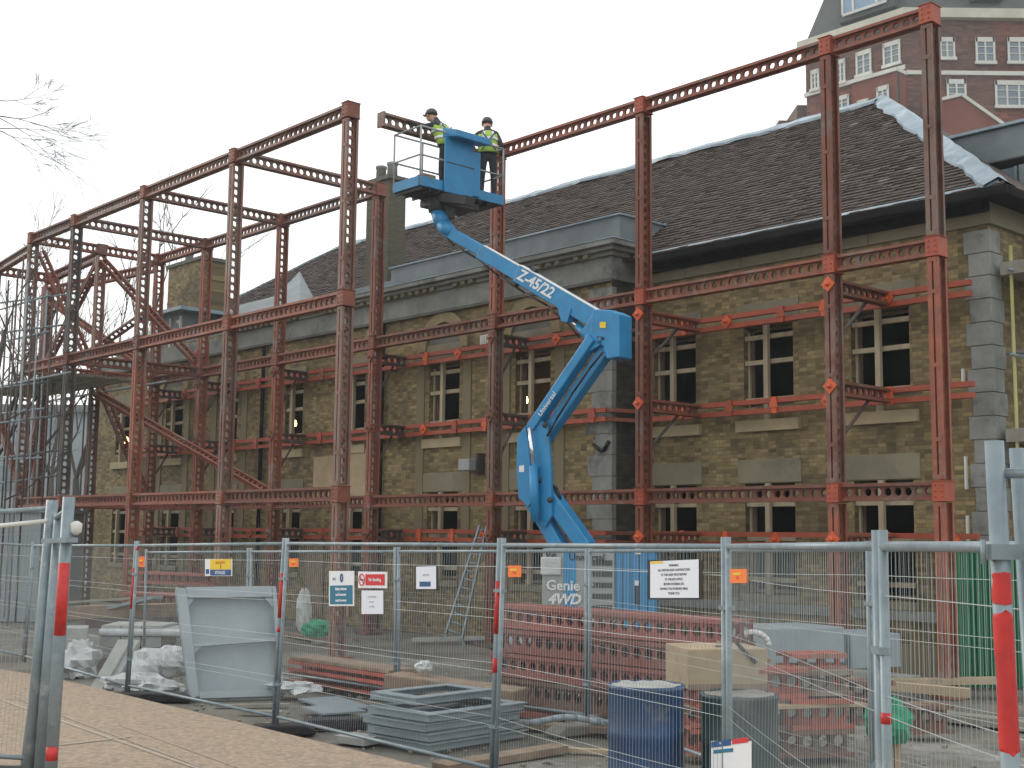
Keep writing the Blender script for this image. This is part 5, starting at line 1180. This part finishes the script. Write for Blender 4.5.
bag('plastic_sheet', 'plastic', at(160, 687, 17.0), (.28, .2, .10), 'smaller crumpled plastic heap right at the fence foot', 'plastic sheet', 14, jit=.3)
bag('plastic_sheet', 'plastic', at(80, 662, 19.2), (.3, .3, .3), 'grey plastic bundle beside the tall grey posts', 'plastic sheet', 15, jit=.25)
bag('plastic_sheet', 'plastic', at(293, 688, 17.0), (.35, .25, .08), 'torn pale plastic on the ground right of the upright grey tray', 'plastic sheet', 16, jit=.35)
bag('plastic_sheet', 'plastic', at(304, 612, 25.0), (.14, .12, .42), 'tall narrow white sheet hanging near the wall left of the helmet sign', 'plastic sheet', 17, jit=.2)
bag('green_cloth', 'greencloth', at(318, 629, 23.5), (.28, .2, .16), 'flat green cloth heap on the ground left of the helmet sign', 'cloth', 18)
c = at(151, 664, 17.9)
one('sack_print', 'bagprint', lambda a: None, c, '', '') if False else None
# racks of steel and boards behind the pallet
for k, (u0, v0, u1, v1, Y, w, h, mt, lb) in enumerate((
    (75, 602, 150, 597, 23.5, .5, .04, 'scafwood', 'pale board on the rack at the left behind the pallet'), (80, 612, 178, 610, 22.6, .7, .22, 'oldwood', 'brown timber bundle behind the wrapped pallet'),
    (100, 622, 182, 621, 22.2, .7, .16, 'steel_dark', 'dark steel bundle under the brown timber one'), (112, 608, 158, 597, 22, .2, .05, 'galv', 'pale metal length lying aslant on the brown timber bundle'),
    (145, 577, 215, 580, 25.5, .4, .22, 'steel_pink', 'red beam lying behind the yellow and blue sign'), (130, 600, 205, 602, 24.5, .5, .3, 'steel_pink', 'red beam bundle low behind the upright tray'))):
    a0, b0 = at(u0, v0, Y), at(u1, v1, Y-.8)
    if mt.startswith('steel_p'): o = member('steel_beam', mt, a0, b0, Vector((0, 1, 0)), None, D=h, W=w); tag(o, lb, 'steel beam')
    else: one('board_bundle', mt, lambda a: a.bar(a0, b0, w, h), a0, lb, 'bundle')
for k, (u, lb) in enumerate(((105, 'left'), (170, 'right'))):
    P_ = at(u, 620, 22.4); one('trestle', 'steel_dark', lambda a: (a.bar(Vector((P_.x, 22.1, 0)), Vector((P_.x, 22.1, P_.z)), .1, .1), a.bar(Vector((P_.x, 22.9, 0)), Vector((P_.x, 22.9, P_.z)), .1, .1), a.bar(Vector((P_.x, 22.1, P_.z+.03)), Vector((P_.x, 22.9, P_.z+.03)), .1, .05)), (P_.x, 22.5, 0), lb+' trestle under the bundles behind the wrapped pallet', 'trestle')
# misc timber near the wall, kerb blocks
rnd = random.Random(5)
for k in range(14):
    t = 8.5+k*1.1+rnd.uniform(-.3, .3); s = rnd.uniform(-2.6, .4); L_ = rnd.uniform(.8, 2.2); d = (U*cos(rnd.uniform(-.6, .6))+N*sin(rnd.uniform(-.6, .6))).normalized()
    one('debris_board', rnd.choice(['scafwood', 'oldwood', 'ply', 'blockgrey', 'steel_dark']), lambda a: a.bar(F(t, s, .05+rnd.uniform(0, .12)), F(t, s, .05)+d*L_, .2, .07), F(t, s, 0), 'loose board or steel length lying on the ground between the frame and the wall', 'board', 'loose lengths lying along the wall')
for k in range(9):
    t = .9+k*.72; one('kerb_block', 'blockgrey', lambda a: a.fbox(t, t+.64, .55, .85, 0, .16), F(t, .55, 0), 'grey concrete kerb block laid on the ground along the right part of the wall', 'kerb block', 'kerb blocks along the wall', bevel=.015)
one('cabin_box', 'liftdark', lambda a: a.fbox(4.1, 4.9, .9, 1.5, 0, .7), F(4.5, 1.2, 0), 'dark box on the ground by the wall right of the lift', 'box') if False else None
# bits of gravel and rubble
def rubble(a):
    r_ = random.Random(9)
    for k in range(900):
        x, y = r_.uniform(-6, 6), r_.uniform(10.8, 20); sz = r_.uniform(.008, .04)
        v, f = blob((x, y, sz*.2), sz, sz*.8, sz*.6, 3, .3, k); a.add(v, f)
one('rubble', 'concrete', rubble, (0, 15, 0), 'loose small rubble scattered over the yard floor', 'rubble', kind='stuff')
# ================================================================= LEFT BACKGROUND
bgd = thing('site_cabin', (-10, 27, 0), 'pale grey site cabin at the far left behind the fence', 'cabin')
cp = at(-60, 505, 30); cq = at(42, 505, 30)
kid(bgd, 'wall', 'farwall', lambda a: (a.box(cp.x, cq.x, 30, 33, 0, at(0, 512, 30).z), [a.box(cp.x+k*.4, cp.x+k*.4+.05, 29.96, 30, .1, 2.5) for k in range(int((cq.x-cp.x)/.4))]))
kid(bgd, 'roof', 'galv', lambda a: a.box(cp.x-.1, cq.x+.1, 29.9, 33.1, at(0, 512, 30).z, at(0, 508, 30).z))
fb = thing('distant_building', (-45, 90, 0), 'pale blue grey building far off at the left edge', 'building')
zz = at(30, 412, 90).z
kid(fb, 'wall', 'farwall', lambda a: a.box(-60, at(92, 450, 90).x, 90, 110, 0, zz)); kid(fb, 'roof', 'dark_lead', lambda a: a.box(-60.5, at(92, 450, 90).x+.5, 89.5, 110.5, zz, zz+.5))
for k in range(10):
    for r in range(3): kid(fb, 'window', 'glass', lambda a: a.box(-60+k*3, -58.6+k*3, 89.9, 89.99, 1.5+r*3.3, 3.2+r*3.3))
# bare trees
def tree(base, trunk_top, r0, seeds, label, depth=5, limbs=None, spread=.55, tw=.006):
    th = thing('bare_tree', base, label, 'tree', 'bare winter trees'); rnd = random.Random(seeds)
    a = MB(); a.path([base, Vector(base).lerp(trunk_top, .5)+Vector((.08, 0, 0)), trunk_top], [r0, r0*.8, r0*.6], 10); a.build('trunk', 'bark', th)
    b = MB()
    def grow(p, d, L_, r, dep):
        n = 3; q = p
        for k in range(n):
            d2 = (d+Vector((rnd.uniform(-1, 1), rnd.uniform(-1, 1), rnd.uniform(-.8, .9)))*.2).normalized(); q2 = q+d2*(L_/n)
            b.tube(q, q2, max(r*(1-k*.22), tw*.5), 5 if r > .02 else 3, max(r*(1-(k+1)*.22), tw*.45), cap=False); 
            if dep > 0 and (k > 0 or dep > 3):
                for _ in range(1 if dep > 1 else 2):
                    ax = Vector((rnd.uniform(-1, 1), rnd.uniform(-1, 1), rnd.uniform(-.7, 1))); dd = (d2+ax*spread*1.2).normalized(); grow(q2, dd, L_*rnd.uniform(.5, .75), r*.55, dep-1)
            q = q2; d = d2
        if dep > 0: grow(q, d, L_*.7, r*.5, dep-1)
    for (p, d, L_, r, dp) in limbs: grow(Vector(p), Vector(d).normalized(), L_, r, dp)
    b.build('crown', 'bark', th, recalc=False); return th
tb_ = Vector((-10.3, 20, 0)); tt_ = Vector((-10.4, 19.8, 7.0))
l1 = at(-6, 115, 19); l2 = at(-8, 128, 19); l3 = at(-5, 100, 19)
tree(tb_, tt_, .22, 4, 'bare tree at the left edge with thin twigs reaching above the steel frame', limbs=[
    (l1, (1, .1, -.12), .62, .014, 3), (l2, (1, 0, -.4), .5, .012, 3), (l3, (1, .1, .05), .5, .010, 3), (l2, (1, 0, -.15), .75, .011, 3), (l1, (1, .2, -.7), .9, .009, 2), (tt_, l1-tt_, (l1-tt_).length, .05, 0), (tt_, l3-tt_, (l3-tt_).length, .04, 0), (tt_, l2-tt_, (l2-tt_).length, .04, 0)])
t2 = Vector((-8.25, 18.5, 0)); t2t = at(5, 330, 18.5)
tree(t2, t2t, .055, 8, 'slender bare tree standing at the left edge in front of the frame end', limbs=[(t2t, (.3, 0, 1), .9, .018, 3), (at(6, 420, 18.5), (.9, 0, .7), .5, .014, 2), (at(4, 500, 18.5), (1, 0, .35), .7, .018, 2), (at(4, 380, 18.5), (.9, .2, .8), .45, .012, 2)])
for k, (u, Y, h_, sd) in enumerate(((25, 42, 11, 21), (75, 48, 11.5, 22), (118, 55, 17, 23), (-20, 36, 9, 24), (50, 60, 13, 25))):
    P_ = at(u, 500, Y); b0 = Vector((P_.x, Y, 0)); t0 = Vector((P_.x, Y, h_*.35))
    tree(b0, t0, .2, sd, ('far bare tree behind the cabin, second from the left', 'far bare tree behind the end tower of the frame', 'far bare tree seen through the frame above the deck', 'far bare tree at the very left edge', 'taller far bare tree in the gap left of the building')[k], limbs=[(t0, (0.1, 0, 1), h_*.33, .10, 3), (t0, (.6, 0, 1), h_*.28, .07, 3), (t0, (-.6, .3, 1), h_*.28, .07, 3)], tw=.014)
# scaffold of thin tubes at the left
ls = thing('tube_scaffold', F(29, -3, 0), 'thin tube scaffold with many uprights at the far left end of the frame', 'scaffold')
for k, (u, Y, vt) in enumerate(((15, 29, 262), (22, 30, 250), (42, 31, 300), (36, 32, 290), (5, 29, 270), (56, 33, 290), (88, 34, 400), (10, 31, 255), (47, 33, 285), (28, 30.5, 300), (33, 33, 340), (2, 32, 300), (66, 32, 410), (80, 33, 400), (-4, 30, 280))):
    P_ = at(u, 500, Y); a = MB(); a.tube((P_.x, Y, 0), (P_.x-.0, Y, at(u, vt, Y).z), .024, 6); a.build('upright', 'galv' if k % 3 == 0 else 'steel_dark', ls)
for k, (v, Y) in enumerate(((330, 29), (385, 30), (420, 29), (455, 30), (480, 31), (300, 31))):
    a = MB(); a.tube(at(-40, v+8, Y), at(70, v-6, Y+2), .024, 6); a.build('ledger', 'galv', ls)
# ================================================================= LIGHT, SKY, CAMERA
SUN_EL, SUN_AZ = 24., 55.       # azimuth of the sun: degrees from +Y towards -X (behind the roofs, to the left)
w = bpy.data.worlds.new('World'); sc.world = w; w.use_nodes = True; nt = w.node_tree; ns, lk = nt.nodes, nt.links
bg = ns['Background']; sky = ns.new('ShaderNodeTexSky'); sky.sky_type = 'NISHITA'; sky.sun_disc = False
sky.sun_elevation = radians(SUN_EL); sky.sun_rotation = radians(-SUN_AZ); sky.air_density = 1; sky.dust_density = 4
tc = ns.new('ShaderNodeTexCoord'); no = ns.new('ShaderNodeTexNoise'); no.inputs['Scale'].default_value = 2.2; no.inputs['Detail'].default_value = 7
mpn = ns.new('ShaderNodeMapping'); mpn.inputs['Scale'].default_value = (1, 1, 3); lk.new(tc.outputs['Generated'], mpn.inputs[0]); lk.new(mpn.outputs[0], no.inputs['Vector'])
rr = ns.new('ShaderNodeValToRGB'); rr.color_ramp.elements[0].color = (12.6, 13.0, 13.3, 1); rr.color_ramp.elements[1].color = (14.5, 14.6, 14.5, 1); rr.color_ramp.elements[0].position = .3; rr.color_ramp.elements[1].position = .6
lk.new(no.outputs[0], rr.inputs[0])
mx = ns.new('ShaderNodeMix'); mx.data_type = 'RGBA'; mx.inputs[0].default_value = .9; lk.new(sky.outputs[0], mx.inputs[6]); lk.new(rr.outputs[0], mx.inputs[7])
lk.new(mx.outputs[2], bg.inputs[0]); bg.inputs[1].default_value = .14
sd = bpy.data.lights.new('sun', 'SUN'); sd.energy = 1.2; sd.angle = radians(14); sd.color = (1, .96, .9); so = bpy.data.objects.new('sun', sd); col.objects.link(so)
el, az = radians(SUN_EL), radians(SUN_AZ); sv = Vector((-sin(az)*cos(el), cos(az)*cos(el), sin(el))); so.rotation_euler = sv.to_track_quat('Z', 'Y').to_euler(); so.location = sv*50
cam = bpy.data.cameras.new('camera'); cam.sensor_width = 36; cam.lens = FPX/1024*36; cam.clip_end = 2000; cam.clip_start = .05
co = bpy.data.objects.new('camera', cam); col.objects.link(co); co.location = (0, 0, CZ)
co.rotation_euler = (Matrix.Rotation(pi/2+PIT, 3, 'X') @ Matrix.Rotation(ROL, 3, 'Z')).to_euler(); sc.camera = co
HAZE = .001
if HAZE:
    hz = MB(); hz.box(-120, 160, -6, 135, -1.05, 60); o = hz.build('haze', M['white']); o.data.materials.clear()
    m = bpy.data.materials.new('haze'); m.use_nodes = True; n_ = m.node_tree; n_.nodes.remove(n_.nodes['Principled BSDF']); pv = n_.nodes.new('ShaderNodeVolumePrincipled')
    pv.inputs['Density'].default_value = HAZE; pv.inputs['Color'].default_value = (.9, .95, .97, 1); pv.inputs['Anisotropy'].default_value = .3; n_.links.new(pv.outputs[0], n_.nodes['Material Output'].inputs['Volume'])
    o.data.materials.append(m); o['kind'] = 'stuff'
sc.view_settings.view_transform = 'Standard'; sc.view_settings.look = 'None'; sc.view_settings.gamma = 1; sc.view_settings.exposure = -0.5
sc.render.resolution_x = 1024; sc.render.resolution_y = 768
sc.render.engine = 'CYCLES'; sc.cycles.volume_bounces = 0; sc.cycles.max_bounces = 6
